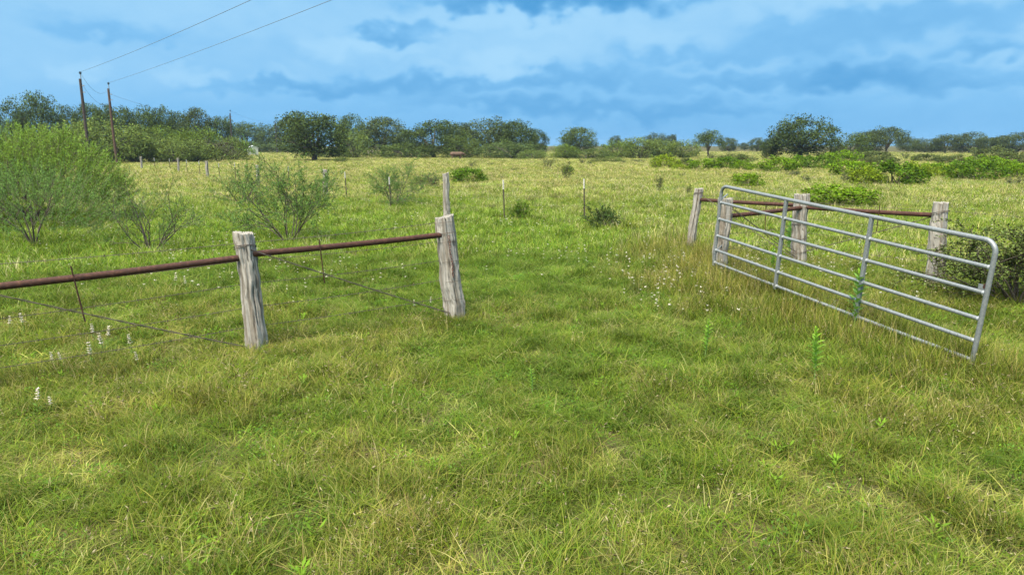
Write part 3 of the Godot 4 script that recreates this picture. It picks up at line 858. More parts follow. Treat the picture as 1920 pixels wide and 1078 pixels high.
	["mesq", 1, -22.37, -91.09, 0.89, 1.92, "oak_green", "field_shrub", "shrub", "small shrubs scattered over the field", "tiny dark shrub beside the trunk of the dark spreading tree"],
]


const FEATHERS := [
	# form, x, z, height, width, turn, leaf tint, label
	["dense", -14.9, -21.2, 3.25, 5.9, 0.4, "feather_dense", "big dense light green mesquite bush at the left side of the field"],
	["dense", -18.4, -22.5, 3.0, 6.0, 2.1, "feather_dense", "dense light green mesquite bush cut by the left picture edge"],
	["half", -11.5, -16.3, 2.35, 3.9, 1.0, "feather", "mesquite with two dark bare trunks in front of the big dense bush"],
	["open", -8.3, -15.6, 2.0, 2.3, 3.3, "feather", "thin open mesquite with bare stems left of the near post"],
	["vase", -5.6, -17.1, 2.65, 3.7, 0.2, "feather", "wide spreading mesquite behind the pipe between the near posts"],
	["open", -11.3, -28.7, 1.85, 3.2, 5.0, "feather", "faint small mesquite behind the wide spreading one"],
	["vase", -4.7, -27.4, 2.15, 3.4, 2.6, "feather", "round open mesquite left of the thin split post"],
]

func make_plants() -> void:
	var protos := {"oak": [], "opn": [], "mesq": [], "bush": [], "scrub": []}
	for k in 6:
		protos.oak.append(oak(k, false))
	for k in 2:
		protos.opn.append(oak(20 + k, true))
	for k in 3:
		protos.mesq.append(dome(k))
	for k in 4:
		protos.bush.append(bush(k))
	for k in 3:
		protos.scrub.append(twiggy(k, {"stems": 8, "spread": Vector2(0.1, 0.75), "levels": 3, "kids": [4, 3], "leaves": 10, "leaf": Vector2(0.05, 0.10), "ratio": 0.5, "up": 0.08, "rad": 0.016}))
	var bark := mat("bark", Color.WHITE, 0.9)
	rng.seed = 41
	for q in PLANTS:
		var turn := rr(0, TAU)
		plant(protos[q[0]][q[1]], q[7], q[10], q[8], q[9], on_ground(q[2], q[3]), q[4], q[5], turn, tint(q[6]), bark)
	var f := {
		"dense": feather_dome(1, 14, 1650, 76),
		"half": feather_dome(2, 7, 640, 60),
		"open": twiggy(13, {"stems": 7, "spread": Vector2(0.3, 1.3), "levels": 4, "kids": [4, 4, 3], "leaves": 36, "leaf": Vector2(0.015, 0.038), "ratio": 0.26, "up": 0.05, "rad": 0.019}),
		"vase": twiggy(14, {"stems": 10, "spread": Vector2(0.15, 1.7), "levels": 4, "kids": [5, 4, 4], "leaves": 46, "leaf": Vector2(0.014, 0.036), "ratio": 0.27, "up": 0.05, "rad": 0.011}),
		"thorn": twiggy(15, {"stems": 16, "spread": Vector2(0.1, 1.6), "levels": 4, "kids": [5, 4, 4], "leaves": 20, "leaf": Vector2(0.022, 0.048), "ratio": 0.6, "up": 0.02, "rad": 0.020}),
		"dark": twiggy(16, {"stems": 12, "spread": Vector2(0.2, 1.5), "levels": 3, "kids": [5, 4], "leaves": 16, "leaf": Vector2(0.06, 0.11), "ratio": 0.55, "up": 0.03, "rad": 0.020}),
	}
	for q in FEATHERS:
		plant(f[q[0]], "mesquite", q[7], "shrub", "feathery mesquites behind the left fence", on_ground(q[1], q[2]), q[3], q[4], q[5], tint(q[6]), bark)
	plant(f.thorn, "thorn_shrub", "dark thorny shrub beside the gate's free end at the right picture edge", "shrub", "", on_ground(7.6, -10.0), 1.32, 3.2, 0.7, tint("thorn"), bark)
	plant(f.dark, "field_bush", "low dark green bush at the foot of the right white tipped post", "bush", "low bushes by the white tipped posts", on_ground(2.55, -19.3), 0.78, 1.15, 0.3, tint("dark_bush"), bark)
	plant(f.dark, "field_bush", "green bush right of the left white tipped post", "bush", "low bushes by the white tipped posts", on_ground(0.32, -22.3), 0.72, 0.9, 2.3, tint("lime_dark"), bark)

# ---------------------------------------------------------------- tall leafy weeds
func weed_leaf() -> Mesh:
	var g := Geo.new()
	var col := Color.WHITE
	for s in [-1.0, 1.0]:
		var at := g.v.size()
		for k in 5:
			var t := k / 4.0
			var mid := Vector3(t, 0.28 * t - 0.34 * t * t, 0)
			var hw := 0.20 * sin(PI * pow(t, 0.75)) + 0.004
			g.v.append_array([mid, mid + Vector3(0, 0.06 * hw / 0.17, s * hw)])
			var n := Vector3(-0.1, 1, -s * 0.3).normalized()
			g.n.append_array([n, n])
			g.c.append_array([col, col * 0.93])
		for k in 4:
			var a := at + k * 2
			if s > 0:
				g.i.append_array([a, a + 3, a + 1, a, a + 2, a + 3])
			else:
				g.i.append_array([a, a + 1, a + 3, a, a + 3, a + 2])
	return g.mesh()

const WEEDS := [
	[4.32, -8.35, 0.85, 0.17, "tall leafy weed with opposite leaves standing in front of the gate's lowest rail"],
	[3.05, -6.55, 0.58, 0.115, "bright green leafy weed standing in the open grass below the gate"],
	[2.19, -7.45, 0.46, 0.085, "slender pale green weed left of the bright leafy one, near the lane"],
	[5.75, -14.0, 0.82, 0.19, "bluish leafy weed seen through the gate beside the middle brace post"],
	[0.20, -6.40, 0.30, 0.05, "short yellowish weed stalk in the middle of the near grass"],
	[4.62, -11.9, 0.5, 0.11, "small leafy weed seen through the gate's middle bars"],
]

func make_weeds() -> void:
	rng.seed = 9
	var lm := weed_leaf()
	var k := 0
	for q in WEEDS:
		var o := thing("leafy_weed", q[4], "weed", on_ground(q[0], q[1]), "tall leafy weeds round the gate")
		var g := Geo.new()
		var top := Vector3(rr(-0.05, 0.05), q[2], rr(-0.05, 0.05))
		tube(g, PackedVector3Array([Vector3(0, -0.03, 0), top * 0.5 + Vector3(0.01, 0, 0), top]), [0.008, 0.006, 0.003], 6, Color(0.16, 0.26, 0.06))
		part(o, "stem", g.mesh(), mat("weed_stem", Color.WHITE, 0.7))
		var pairs := 16
		for j in pairs:
			var t := 0.22 + 0.78 * j / (pairs - 1.0)
			for s in [0.0, PI]:
				var a: float = s + j * PI * 0.5 + rr(-0.25, 0.25)
				var young := s01(0.72, 1.0, t)
				var m := leaf_mat("weed_young", lin(0.25, 0.44, 0.04)) if young > 0.35 else leaf_mat("weed_deep" if k in [0, 3] else "weed_green", lin(0.20, 0.37, 0.075) if k in [0, 3] else lin(0.22, 0.39, 0.05))
				var l := part(o, "leaf", lm, m, top * t)
				var size: float = q[3] * lerpf(1.0, 0.45, young) * lerpf(0.65, 1.0, s01(0.2, 0.45, t)) * rr(0.85, 1.1)
				l.basis = (Basis(Vector3.UP, a) * Basis(Vector3.BACK, lerpf(0.62, 1.05, young) + rr(-0.1, 0.15))).scaled_local(Vector3.ONE * size)
		k += 1
	# low broad-leaved sprouts between the grass
	var g2 := Geo.new()
	for j in 16:
		var a := rr(0, TAU)
		var d := Vector3(cos(a), rr(0.3, 1.2), sin(a)).normalized()
		var p := Vector3(cos(a) * rr(0, 0.04), rr(0.02, 0.12), sin(a) * rr(0, 0.04))
		leaf(g2, p, d, d.cross(Vector3.UP).normalized(), rr(0.04, 0.08), rr(0.015, 0.028), Color(0.14, 0.25, 0.025) * rr(0.8, 1.1), 0.5)
	for j in 60:
		var r := sqrt(rr(9.0, 130.0))
		var az := rr(-0.75, 0.75)
		sow("sprout", Transform3D(Basis(Vector3.UP, rr(0, TAU)).scaled(Vector3.ONE * rr(0.5, 1.0)), on_ground(r * sin(az), -r * cos(az))), Color.WHITE * rr(0.85, 1.1))
	var o2 := thing("ground_sprouts", "bright green low sprouts scattered between the grass blades", "weeds")
	o2.set_meta("kind", "stuff")
	flush_multi(o2, "sprouts", "sprout", g2.mesh(), leaf_mat("grass", Color.WHITE, 0.5))

# ---------------------------------------------------------------- fences
func wood_post(base: Vector3, top: Vector3, r0: float, r1: float, seed_: int, slant := 0.0) -> Mesh:
	var f := FastNoiseLite.new()
	f.seed = seed_
	f.frequency = 1.0
	f.fractal_octaves = 4
	var g := Geo.new()
	var rings := 46
	var segs := 72
	var axis := top - base
	var pale := Color(0.41, 0.398, 0.37)
	var brown := Color(0.185, 0.150, 0.110)
	var dark := Color(0.06, 0.046, 0.035)
	for k in rings + 1:
		var t := float(k) / rings
		var bow := Vector3(f.get_noise_1d(t * 1.3) * 0.05, 0, 0)
		var c := base + axis * t + bow * sin(PI * t)
		for j in segs:
			var th := TAU * j / segs
			var d := Vector3(cos(th), 0, sin(th))
			var lobes := f.get_noise_3d(d.x * 1.1, t * 1.1, d.z * 1.1)
			var knots := f.get_noise_3d(d.x * 2.2 + 30.0, t * 4.5, d.z * 2.2)
			var grain := f.get_noise_3d(d.x * 8.0, t * 1.6 + 9.0, d.z * 8.0)
			var crack := 1.0 - s01(0.0, 0.10, absf(f.get_noise_3d(d.x * 4.2 + 5.0, t * 1.3, d.z * 4.2)))
			crack *= s01(-0.15, 0.2, knots + 0.1)
			var r := lerpf(r0, r1, t) * (1.0 + 0.24 * lobes + 0.22 * maxf(0.0, knots)) + grain * 0.012 - crack * 0.030
			var p := c + d * r
			if k == rings:
				p.y += slant * d.x * r + 0.035 * grain + 0.02 * lobes
			g.v.append(p)
			g.n.append(Vector3.ZERO)
			var stain := s01(-0.1, 0.35, f.get_noise_3d(d.x * 2.0 - 20.0, t * 1.2, d.z * 2.0) + 0.35 * grain)
			var col := pale.lerp(brown, stain * 0.75)
			col = col.lerp(dark, crack * 0.8 * s01(-0.35, 0.1, grain))
			g.c.append(col * (0.9 + 0.6 * grain))
	for k in rings:
		for j in segs:
			var a := k * segs + j
			var b := k * segs + (j + 1) % segs
			# angle runs from x towards z, which is clockwise seen from above
			g.i.append_array([a, b, b + segs, a, b + segs, a + segs])
	smooth(g)
	var first := rings * segs
	var rim := g.v.size()
	for j in segs:
		g.v.append(g.v[first + j])
		g.n.append(Vector3.UP)
		g.c.append(Color(0.36, 0.345, 0.315) * (0.85 + 0.4 * f.get_noise_2d(j * 0.7, 3.0)))
	for q in [0.55, 0.0]:
		for j in segs:
			var p: Vector3 = top.lerp(g.v[first + j], q)
			p.y = lerpf(top.y, g.v[first + j].y, q) + f.get_noise_2d(j * 0.9, q * 10.0) * 0.008
			g.v.append(p)
			g.n.append(Vector3.UP)
			g.c.append(Color(0.37, 0.355, 0.325) * (0.85 + 0.5 * f.get_noise_2d(j * 0.5, q * 7.0)))
	for q in 2:
		for j in segs:
			var a := rim + q * segs + j
			var b := rim + q * segs + (j + 1) % segs
			g.i.append_array([a, b, b + segs, a, b + segs, a + segs])
	return g.mesh()

func smooth(g: Geo) -> void:
	for k in range(0, g.i.size(), 3):
		var a := g.i[k]
		var b := g.i[k + 1]
		var c := g.i[k + 2]
		var n := (g.v[c] - g.v[a]).cross(g.v[b] - g.v[a])
		g.n[a] += n
		g.n[b] += n
		g.n[c] += n
	for k in g.n.size():
		g.n[k] = g.n[k].normalized()

func pipe(a: Vector3, b: Vector3, r: float, sides := 14) -> Mesh:
	var g := Geo.new()
	var pts := PackedVector3Array()
	for k in 9:
		pts.append(a.lerp(b, k / 8.0) + Vector3.DOWN * sin(PI * k / 8.0) * 0.008)
	tube(g, pts, [r], sides, Color.WHITE)
	return g.mesh()

func wire(a: Vector3, b: Vector3, r: float, sag: float, barbs := 0.0, twist := 0.0) -> Mesh:
	var g := Geo.new()
	var n := 24 if twist == 0.0 else 90
	for strand in (2 if twist > 0.0 else 1):
		var pts := PackedVector3Array()
		for k in n + 1:
			var t := float(k) / n
			var p := a.lerp(b, t) + Vector3.DOWN * sag * 4.0 * t * (1.0 - t)
			if twist > 0.0:
				var th := t * a.distance_to(b) * 14.0 + PI * strand
				p += Vector3(cos(th) * 0.5, sin(th), cos(th) * 0.5) * twist
			pts.append(p)
		tube(g, pts, [r], 4, Color.WHITE, false)
	if barbs > 0.0:
		var count := int(a.distance_to(b) / barbs)
		for k in count:
			var t := (k + 0.5) / count
			var p := a.lerp(b, t) + Vector3.DOWN * sag * 4.0 * t * (1.0 - t)
			for e in [Vector3(0.3, 1, 0.2), Vector3(-0.2, 1, -0.4)]:
				var d: Vector3 = e.normalized() * 0.014
				tube(g, PackedVector3Array([p - d, p + d]), [r * 0.8], 3, Color.WHITE, false)
	return g.mesh()

func wire_ring(c: Vector3, r: float, turns: int, wire_r: float, tilt := 0.05) -> Mesh:
	var g := Geo.new()
	var pts := PackedVector3Array()
	for k in 28 * turns + 1:
		var th := TAU * k / 28.0
		pts.append(c + Vector3(cos(th) * r, sin(th * 0.93 + 1.0) * tilt * r * 2.0 + k * 0.0003, sin(th) * r))
	tube(g, pts, [wire_r], 4, Color.WHITE, false)
	return g.mesh()

func chain(a: Vector3, count: int) -> Mesh:
	var g := Geo.new()
	for k in count:
		var c := a + Vector3(sin(k * 0.7) * 0.006 + k * 0.0035, -0.032 * k, cos(k * 1.3) * 0.004)
		var pts := PackedVector3Array()
		for j in 13:
			var th := TAU * j / 12.0
			var flat := Vector3(cos(th) * 0.012, sin(th) * 0.022, 0)
			pts.append(c + (flat if k % 2 == 0 else Vector3(0, flat.y, flat.x)))
		tube(g, pts, [0.0045], 5, Color.WHITE, false)
	return g.mesh()

var wood: StandardMaterial3D
var rust: StandardMaterial3D
var dark_wire: StandardMaterial3D
var zinc: StandardMaterial3D
var weld: StandardMaterial3D

func make_materials() -> void:
	wood = mat("weathered_wood", Color.WHITE, 0.92)
	wood.albedo_texture = noise_texture(0.02, 3, [[0.0, lin(0.62, 0.60, 0.58)], [0.5, lin(0.85, 0.84, 0.82)], [1.0, Color.WHITE]])
	wood.uv1_triplanar = true
	wood.uv1_scale = Vector3(7, 1.2, 7)
	rust = mat("rusty_pipe", Color.WHITE, 0.75)
	rust.metallic_specular = 0.4
	rust.albedo_texture = noise_texture(0.012, 8, [[0.0, lin(0.030, 0.013, 0.010)], [0.45, lin(0.048, 0.020, 0.014)], [0.72, lin(0.075, 0.030, 0.019)], [0.86, lin(0.13, 0.065, 0.04)], [1.0, lin(0.06, 0.027, 0.018)]])
	rust.uv1_triplanar = true
	rust.uv1_scale = Vector3(3, 3, 3)
	dark_wire = mat("old_wire", lin(0.085, 0.068, 0.055), 0.7)
	zinc = mat("galvanised_steel", Color.WHITE, 0.45, true, 0.35)
	zinc.albedo_texture = noise_texture(0.03, 12, [[0.0, lin(0.13, 0.15, 0.16)], [0.45, lin(0.21, 0.23, 0.24)], [1.0, lin(0.30, 0.32, 0.325)]], 256, FastNoiseLite.TYPE_CELLULAR)
	zinc.uv1_triplanar = true
	zinc.uv1_scale = Vector3(5, 5, 5)
	weld = mat("weld_zinc", lin(0.42, 0.44, 0.45), 0.4, true, 0.4)

func stub(parent: Node3D, called: String, a: Vector3, b: Vector3, r: float, m: Material) -> void:
	var g := Geo.new()
	tube(g, PackedVector3Array([a, b]), [r], 6, Color.WHITE)
	part(parent, called, g.mesh(), m)

func make_near_fence() -> void:
	var o := thing("brace_fence", "old pipe and barbed wire fence with two thick leaning wooden posts left of the opening", "fence")
	var p0 := Vector3(-5.32, 0, -6.35)
	var p1 := on_ground(-3.05, -7.87)
	var p2 := on_ground(-0.79, -9.39)
	part(o, "wooden_post", wood_post(p1 + Vector3(0, -0.12, 0), Vector3(-3.125, 1.40, -7.9), 0.125, 0.105, 4, -0.1), wood, Vector3.ZERO, "thick pale leaning post joining both pipes")
	part(o, "wooden_post", wood_post(p2 + Vector3(0, -0.12, 0), Vector3(-0.935, 1.43, -9.42), 0.145, 0.118, 9, 0.22), wood, Vector3.ZERO, "cracked leaning gate post carrying the chain")
	part(o, "wooden_post", wood_post(p0 + Vector3(0, -0.12, 0), p0 + Vector3(-0.08, 1.4, 0), 0.125, 0.11, 15), wood)
	part(o, "pipe_rail", pipe(Vector3(-5.25, 1.04, -6.38), Vector3(-3.17, 1.12, -7.80), 0.037), rust)
	part(o, "pipe_rail", pipe(Vector3(-3.05, 1.155, -7.86), Vector3(-0.97, 1.19, -9.33), 0.037), rust)
	stub(o, "metal_stay", Vector3(-4.50, 1.19, -6.86), Vector3(-4.44, 0.60, -6.88), 0.0075, rust)
	stub(o, "metal_stay", Vector3(-2.36, 1.27, -8.30), Vector3(-2.33, 0.72, -8.32), 0.0075, rust)
	part(o, "brace_wire", wire(Vector3(-5.27, 1.10, -6.33), Vector3(-3.13, 0.07, -7.74), 0.0042, 0.01, 0.0, 0.007), dark_wire)
	part(o, "brace_wire", wire(Vector3(-3.05, 1.23, -7.80), Vector3(-0.87, 0.10, -9.27), 0.0042, 0.01, 0.0, 0.007), dark_wire)
	var back := Vector3(0.075, 0, 0.11)
	var left_y := [1.25, 0.99, 0.69, 0.42, 0.19]
	var mid_y := [1.27, 1.06, 0.78, 0.49, 0.25]
	var end_y := [1.35, 1.08, 0.81, 0.53, 0.27]
	for k in 5:
		var a := Vector3(-5.32, left_y[k], -6.35) - back
		var b := Vector3(-3.10, mid_y[k], -7.87) - back
		var c := Vector3(-0.90, end_y[k], -9.39) - back
		part(o, "barbed_wire", wire(a, b, 0.0034, 0.015, 0.13), dark_wire)
		part(o, "barbed_wire", wire(b, c, 0.0034, 0.02, 0.13), dark_wire)
		part(o, "wire_wrap", wire_ring(Vector3(lerpf(-0.79, -0.935, end_y[k] / 1.4), end_y[k], -9.40), lerpf(0.155, 0.128, end_y[k] / 1.4), 1, 0.0026, 0.09), dark_wire)
	part(o, "wire_wrap", wire_ring(Vector3(-3.118, 1.225, -7.9), 0.125, 2, 0.0042, 0.16), dark_wire)
	part(o, "wire_wrap", wire_ring(Vector3(-0.915, 1.20, -9.41), 0.135, 1, 0.004, 0.10), dark_wire)
	part(o, "latch_chain", chain(Vector3(-0.865, 1.17, -9.262), 18), mat("chain_rust", lin(0.13, 0.06, 0.04), 0.7))

func make_corner_fence() -> void:
	var o := thing("corner_fence", "corner brace of four grey wooden posts and rusty pipes behind the metal gate", "fence")
	var pa := on_ground(3.86, -14.47)
	var ph := on_ground(3.62, -11.72)
	var pb := on_ground(5.42, -12.74)
	var pc := on_ground(6.90, -10.94)
	part(o, "wooden_post", wood_post(pa + Vector3(-0.06, -0.1, 0), Vector3(3.93, 1.5, -14.47), 0.085, 0.088, 21), wood, Vector3.ZERO, "thin brown leaning end post")
	part(o, "wooden_post", wood_post(ph + Vector3(0, -0.1, 0), Vector3(3.655, 1.50, -11.75), 0.12, 0.115, 22), wood, Vector3.ZERO, "gate hinge post behind the gate's end")
	part(o, "wooden_post", wood_post(pb + Vector3(0, -0.1, 0), Vector3(5.37, 1.5, -12.74), 0.135, 0.12, 23), wood, Vector3.ZERO, "middle post where three pipes meet")
	part(o, "wooden_post", wood_post(pc + Vector3(0, -0.1, 0), Vector3(6.84, 1.5, -10.94), 0.13, 0.112, 24), wood, Vector3.ZERO, "pale end post wrapped with wire")
	part(o, "pipe_rail", pipe(Vector3(3.96, 1.275, -14.42), Vector3(5.30, 1.30, -12.82), 0.037), rust)
	part(o, "pipe_rail", pipe(Vector3(5.44, 1.27, -12.66), Vector3(6.78, 1.295, -11.02), 0.037), rust)
	part(o, "pipe_rail", pipe(Vector3(3.74, 1.20, -11.79), Vector3(5.33, 1.265, -12.64), 0.037), rust)
	stub(o, "metal_stay", Vector3(4.92, 1.33, -13.28), Vector3(4.94, 0.72, -13.27), 0.007, rust)
	stub(o, "metal_stay", Vector3(6.24, 1.42, -11.62), Vector3(6.23, 0.95, -11.62), 0.007, rust)
	part(o, "brace_wire", wire(Vector3(3.66, 1.42, -11.63), Vector3(5.32, 0.33, -12.60), 0.004, 0.01, 0.0, 0.006), dark_wire)
	part(o, "brace_wire", wire(Vector3(3.90, 1.42, -14.36), Vector3(5.28, 0.33, -12.70), 0.004, 0.01, 0.0, 0.006), dark_wire)
	part(o, "brace_wire", wire(Vector3(6.93, 1.36, -10.84), Vector3(5.45, 0.45, -12.62), 0.004, 0.01, 0.0, 0.006), dark_wire)
	part(o, "brace_wire", wire(Vector3(3.70, 1.36, -11.64), Vector3(5.30, 0.45, -12.63), 0.0035, 0.02, 0.0, 0.005), dark_wire)
	var g := Geo.new()
	tube(g, PackedVector3Array([Vector3(4.58, 1.23, -12.24), Vector3(4.55, 1.30, -12.22), Vector3(4.50, 1.38, -12.2), Vector3(4.47, 1.46, -12.2), Vector3(4.49, 1.52, -12.2), Vector3(4.54, 1.535, -12.2), Vector3(4.585, 1.53, -12.2)]), [0.004], 4, Color.WHITE, false)
	part(o, "loose_wire", g.mesh(), dark_wire)
	for y in [1.36, 1.05, 0.78, 0.52]:
		var s := Vector3(0.09, 0, -0.08)
		part(o, "barbed_wire", wire(Vector3(3.9, y, -14.5) + s, Vector3(5.4, y, -12.8) + s, 0.0026, 0.015, 0.13), dark_wire)
		part(o, "barbed_wire", wire(Vector3(5.4, y, -12.8) + s, Vector3(6.87, y, -11.0) + s, 0.0026, 0.015, 0.13), dark_wire)
		part(o, "barbed_wire", wire(Vector3(6.87, y, -11.0) + s, Vector3(10.6, y, -7.2) + s, 0.0026, 0.04, 0.13), dark_wire)
		part(o, "wire_wrap", wire_ring(Vector3(5.39, y - 0.1, -12.74), 0.148, 2, 0.003, 0.05), dark_wire)
		part(o, "wire_wrap", wire_ring(Vector3(3.64, y - 0.16, -11.73), 0.135, 1, 0.003, 0.06), dark_wire)
		part(o, "barbed_wire", wire(Vector3(3.74, y - 0.16, -11.8), Vector3(5.3, y - 0.1, -12.7), 0.0026, 0.03, 0.13), dark_wire)
	part(o, "wire_wrap", wire_ring(Vector3(6.845, 1.33, -10.94), 0.128, 2, 0.0045, 0.18), dark_wire)
	part(o, "wire_wrap", wire_ring(Vector3(6.87, 0.95, -10.94), 0.137, 1, 0.003, 0.05), dark_wire)
	part(o, "wire_wrap", wire_ring(Vector3(3.925, 1.40, -14.47), 0.10, 2, 0.004, 0.12), dark_wire)

func t_post(parent: Node3D, x: float, z: float, tall: float, lean := 0.0) -> void:
	var base := on_ground(x, z, -0.05)
	var g := Geo.new()
	var turn := Basis(Vector3.BACK, lean)
	box(g, Transform3D(turn, base + turn * Vector3(0, tall * 0.5, 0)), Vector3(0.042, tall, 0.007), Color.WHITE)
	box(g, Transform3D(turn, base + turn * Vector3(0, tall * 0.5, 0.0195)), Vector3(0.007, tall, 0.03), Color.WHITE)
	for k in int(tall / 0.08):
		box(g, Transform3D(turn, base + turn * Vector3(0, 0.08 * k + 0.1, 0.038)), Vector3(0.012, 0.02, 0.007), Color.WHITE)
	var p := part(parent, "metal_post", g.mesh(), mat("post_steel", lin(0.075, 0.06, 0.045), 0.7))
	var tip := Geo.new()
	box(tip, Transform3D(turn, base + turn * Vector3(0, tall * 0.89, 0)), Vector3(0.048, tall * 0.225, 0.013), Color.WHITE)
	box(tip, Transform3D(turn, base + turn * Vector3(0, tall * 0.89, 0.0225)), Vector3(0.013, tall * 0.225, 0.034), Color.WHITE)
	part(p, "white_tip", tip.mesh(), mat("post_paint", lin(0.55, 0.54, 0.50), 0.7))

func make_far_fences() -> void:
	var o := thing("field_fence", "wire fence of steel and wooden posts running into the far left field", "fence")
	var line := [[-36.2, -67.7, "wood", 1.3, 0.10], [-33.6, -65.2, "steel", 1.25, 0.0], [-30.6, -62.0, "steel", 1.25, 0.0], [-28.9, -60.0, "wood", 1.25, 0.09], [-26.6, -56.7, "steel", 1.3, 0.0],
		[-24.1, -53.4, "steel", 1.3, 0.0], [-22.3, -50.6, "wood", 1.25, 0.11], [-20.4, -48.2, "steel", 1.2, 0.0], [-18.4, -46.0, "steel", 1.25, 0.0], [-15.7, -42.6, "wood", 1.2, 0.10], [-12.4, -38.4, "steel", 1.25, 0.0],
		[-8.95, -33.0, "wood", 1.25, 0.12], [-7.6, -31.6, "steel", 1.25, 0.03], [-4.6, -26.0, "steel", 1.25, 0.02]]
	var seed_ := 60
	for q in line:
		if q[2] == "wood":
			part(o, "wooden_post", wood_post(on_ground(q[0], q[1], -0.1), on_ground(q[0] + 0.03, q[1], q[3]), q[4] * 0.95, q[4] * 0.85, seed_), wood)
			seed_ += 1
		else:
			t_post(o, q[0], q[1], q[3], q[4])
	var ends := [[-36.2, -67.7], [-22.3, -50.6], [-8.95, -33.0], [-2.0, -20.87]]
	for y in [1.15, 0.85, 0.55]:
		for k in 3:
			part(o, "wire_strand", wire(Vector3(ends[k][0], y, ends[k][1]), Vector3(ends[k + 1][0], y, ends[k + 1][1]), 0.003, 0.02), dark_wire)
	part(o, "wooden_post", wood_post(on_ground(-1.96, -20.87, -0.1), Vector3(-2.0, 1.56, -20.87), 0.105, 0.085, 33, 0.3), wood, Vector3.ZERO, "thin split crooked wooden post behind the chain post")
	var o2 := thing("post_line", "two dark steel posts with white tips and thin wires crossing the open middle", "fence")
	t_post(o2, -0.245, -22.4, 1.36, 0.03)
	t_post(o2, 2.33, -21.9, 1.36, 0.035)
	for y in [1.15, 0.8, 0.5]:
		part(o2, "wire_strand", wire(Vector3(-1.96, y, -20.87), Vector3(-0.245, y, -22.38), 0.0025, 0.02), dark_wire)
		part(o2, "wire_strand", wire(Vector3(-0.245, y, -22.38), Vector3(2.33, y, -21.88), 0.0025, 0.03), dark_wire)

# ---------------------------------------------------------------- gate
func make_gate() -> void:
	var bl := Vector3(3.375, 0.485, -11.25)
	var br := Vector3(4.862, 0.178, -6.90)
	var o := thing("field_gate", "galvanised steel tube gate with six rails standing open and sagging to its free end", "gate", bl)
	var ax := (br - bl).normalized()
	var az := ax.cross(Vector3.UP).normalized()
	var ay := az.cross(ax).normalized()
	o.basis = Basis(ax, ay, az)
	var l := bl.distance_to(br)
	var h := 1.27
	var r := 0.026
	var bend := 0.13
	var pts := PackedVector3Array([Vector3(0, -0.05, 0), Vector3(0, 0.5, 0), Vector3(0, h - bend, 0)])
	for k in range(1, 9):
		var th := PI * 0.5 * k / 8.0
		pts.append(Vector3(bend - bend * cos(th), h - bend + bend * sin(th), 0))
	for k in range(1, 8):
		pts.append(Vector3(lerpf(bend, l - bend, k / 8.0), h - 0.006 * sin(PI * k / 8.0), 0))
	for k in range(0, 9):
		var th := PI * 0.5 * k / 8.0
		pts.append(Vector3(l - bend + bend * sin(th), h - bend + bend * cos(th), 0))
	pts.append(Vector3(l, 0.5, 0))
	pts.append(Vector3(l, -0.07, 0))
	var g := Geo.new()
	tube(g, pts, [r], 16, Color.WHITE)
	part(o, "frame", g.mesh(), zinc)
	var ups := [0.33 * l, 0.658 * l]
	var ys := [0.0, 0.21, 0.45, 0.73, 1.0]
	for y in ys:
		var m := Geo.new()
		var rail := PackedVector3Array()
		for k in 9:
			rail.append(Vector3(lerpf(r * 0.6, l - r * 0.6, k / 8.0), y - 0.006 * sin(PI * k / 8.0), 0))
		tube(m, rail, [0.0215], 14, Color.WHITE, false)
		part(o, "rail", m.mesh(), zinc)
		for x in [0.0, ups[0], ups[1], l]:
			for s in [-1.0, 1.0]:
				if (x == 0.0 and s < 0) or (x == l and s > 0):
					continue
				var wg := Geo.new()
				var c := Vector3(x + s * 0.031, y - 0.006 * sin(PI * x / l), 0)
				tube(wg, PackedVector3Array([c - Vector3(0.012, 0, 0), c - Vector3(0.004, 0, 0), c + Vector3(0.004, 0, 0), c + Vector3(0.012, 0, 0)]), [0.0222, 0.0265, 0.026, 0.0222], 12, Color.WHITE, false)
				part(o, "weld", wg.mesh(), weld)
	for x in ups:
		var m := Geo.new()
		# bevelled channel upright
		var hw := 0.024
		var c := 0.007
		var prof := [Vector2(-hw, -hw + c), Vector2(-hw, hw - c), Vector2(-hw + c, hw), Vector2(hw - c, hw), Vector2(hw, hw - c), Vector2(hw, -hw + c), Vector2(hw - c, -hw), Vector2(-hw + c, -hw)]
		for k in 8:
			var p: Vector2 = prof[k]
			var q: Vector2 = prof[(k + 1) % 8]
			var n2 := Vector2(q.y - p.y, -(q.x - p.x)).normalized()
			if n2.dot((p + q) * 0.5) < 0.0:
				n2 = -n2
			var at := m.v.size()
			m.v.append_array([Vector3(x + p.x, -0.05, p.y), Vector3(x + q.x, -0.05, q.y), Vector3(x + q.x, h - 0.01, q.y), Vector3(x + p.x, h - 0.01, p.y)])
			for j in 4:
				m.n.append(Vector3(n2.x, 0, n2.y))
				m.c.append(Color.WHITE)
			m.i.append_array([at, at + 2, at + 1, at, at + 3, at + 2])
		part(o, "upright", m.mesh(), zinc)
	# latch ear at the free end, hinge collars at the hung end
	var e := Geo.new()
	box(e, Transform3D(Basis(), Vector3(l - 0.065, 0.775, 0)), Vector3(0.075, 0.07, 0.008), Color.WHITE)
	part(o, "latch_plate", e.mesh(), zinc)
	var e2 := Geo.new()
	box(e2, Transform3D(Basis(), Vector3(l - 0.035, 0.80, 0.006)), Vector3(0.02, 0.045, 0.012), Color.WHITE)
	part(o, "latch_pin", e2.mesh(), rust)
	for y in [0.18, 1.05]:
		var q := Geo.new()
		tube(q, PackedVector3Array([Vector3(0, y - 0.03, 0), Vector3(0, y + 0.03, 0)]), [0.032], 14, Color.WHITE)
		tube(q, PackedVector3Array([Vector3(0, y, 0), Vector3(-0.13, y + 0.01, -0.15), Vector3(-0.32, y + 0.03, -0.36)]), [0.011], 8, Color.WHITE)
		part(o, "hinge", q.mesh(), zinc)

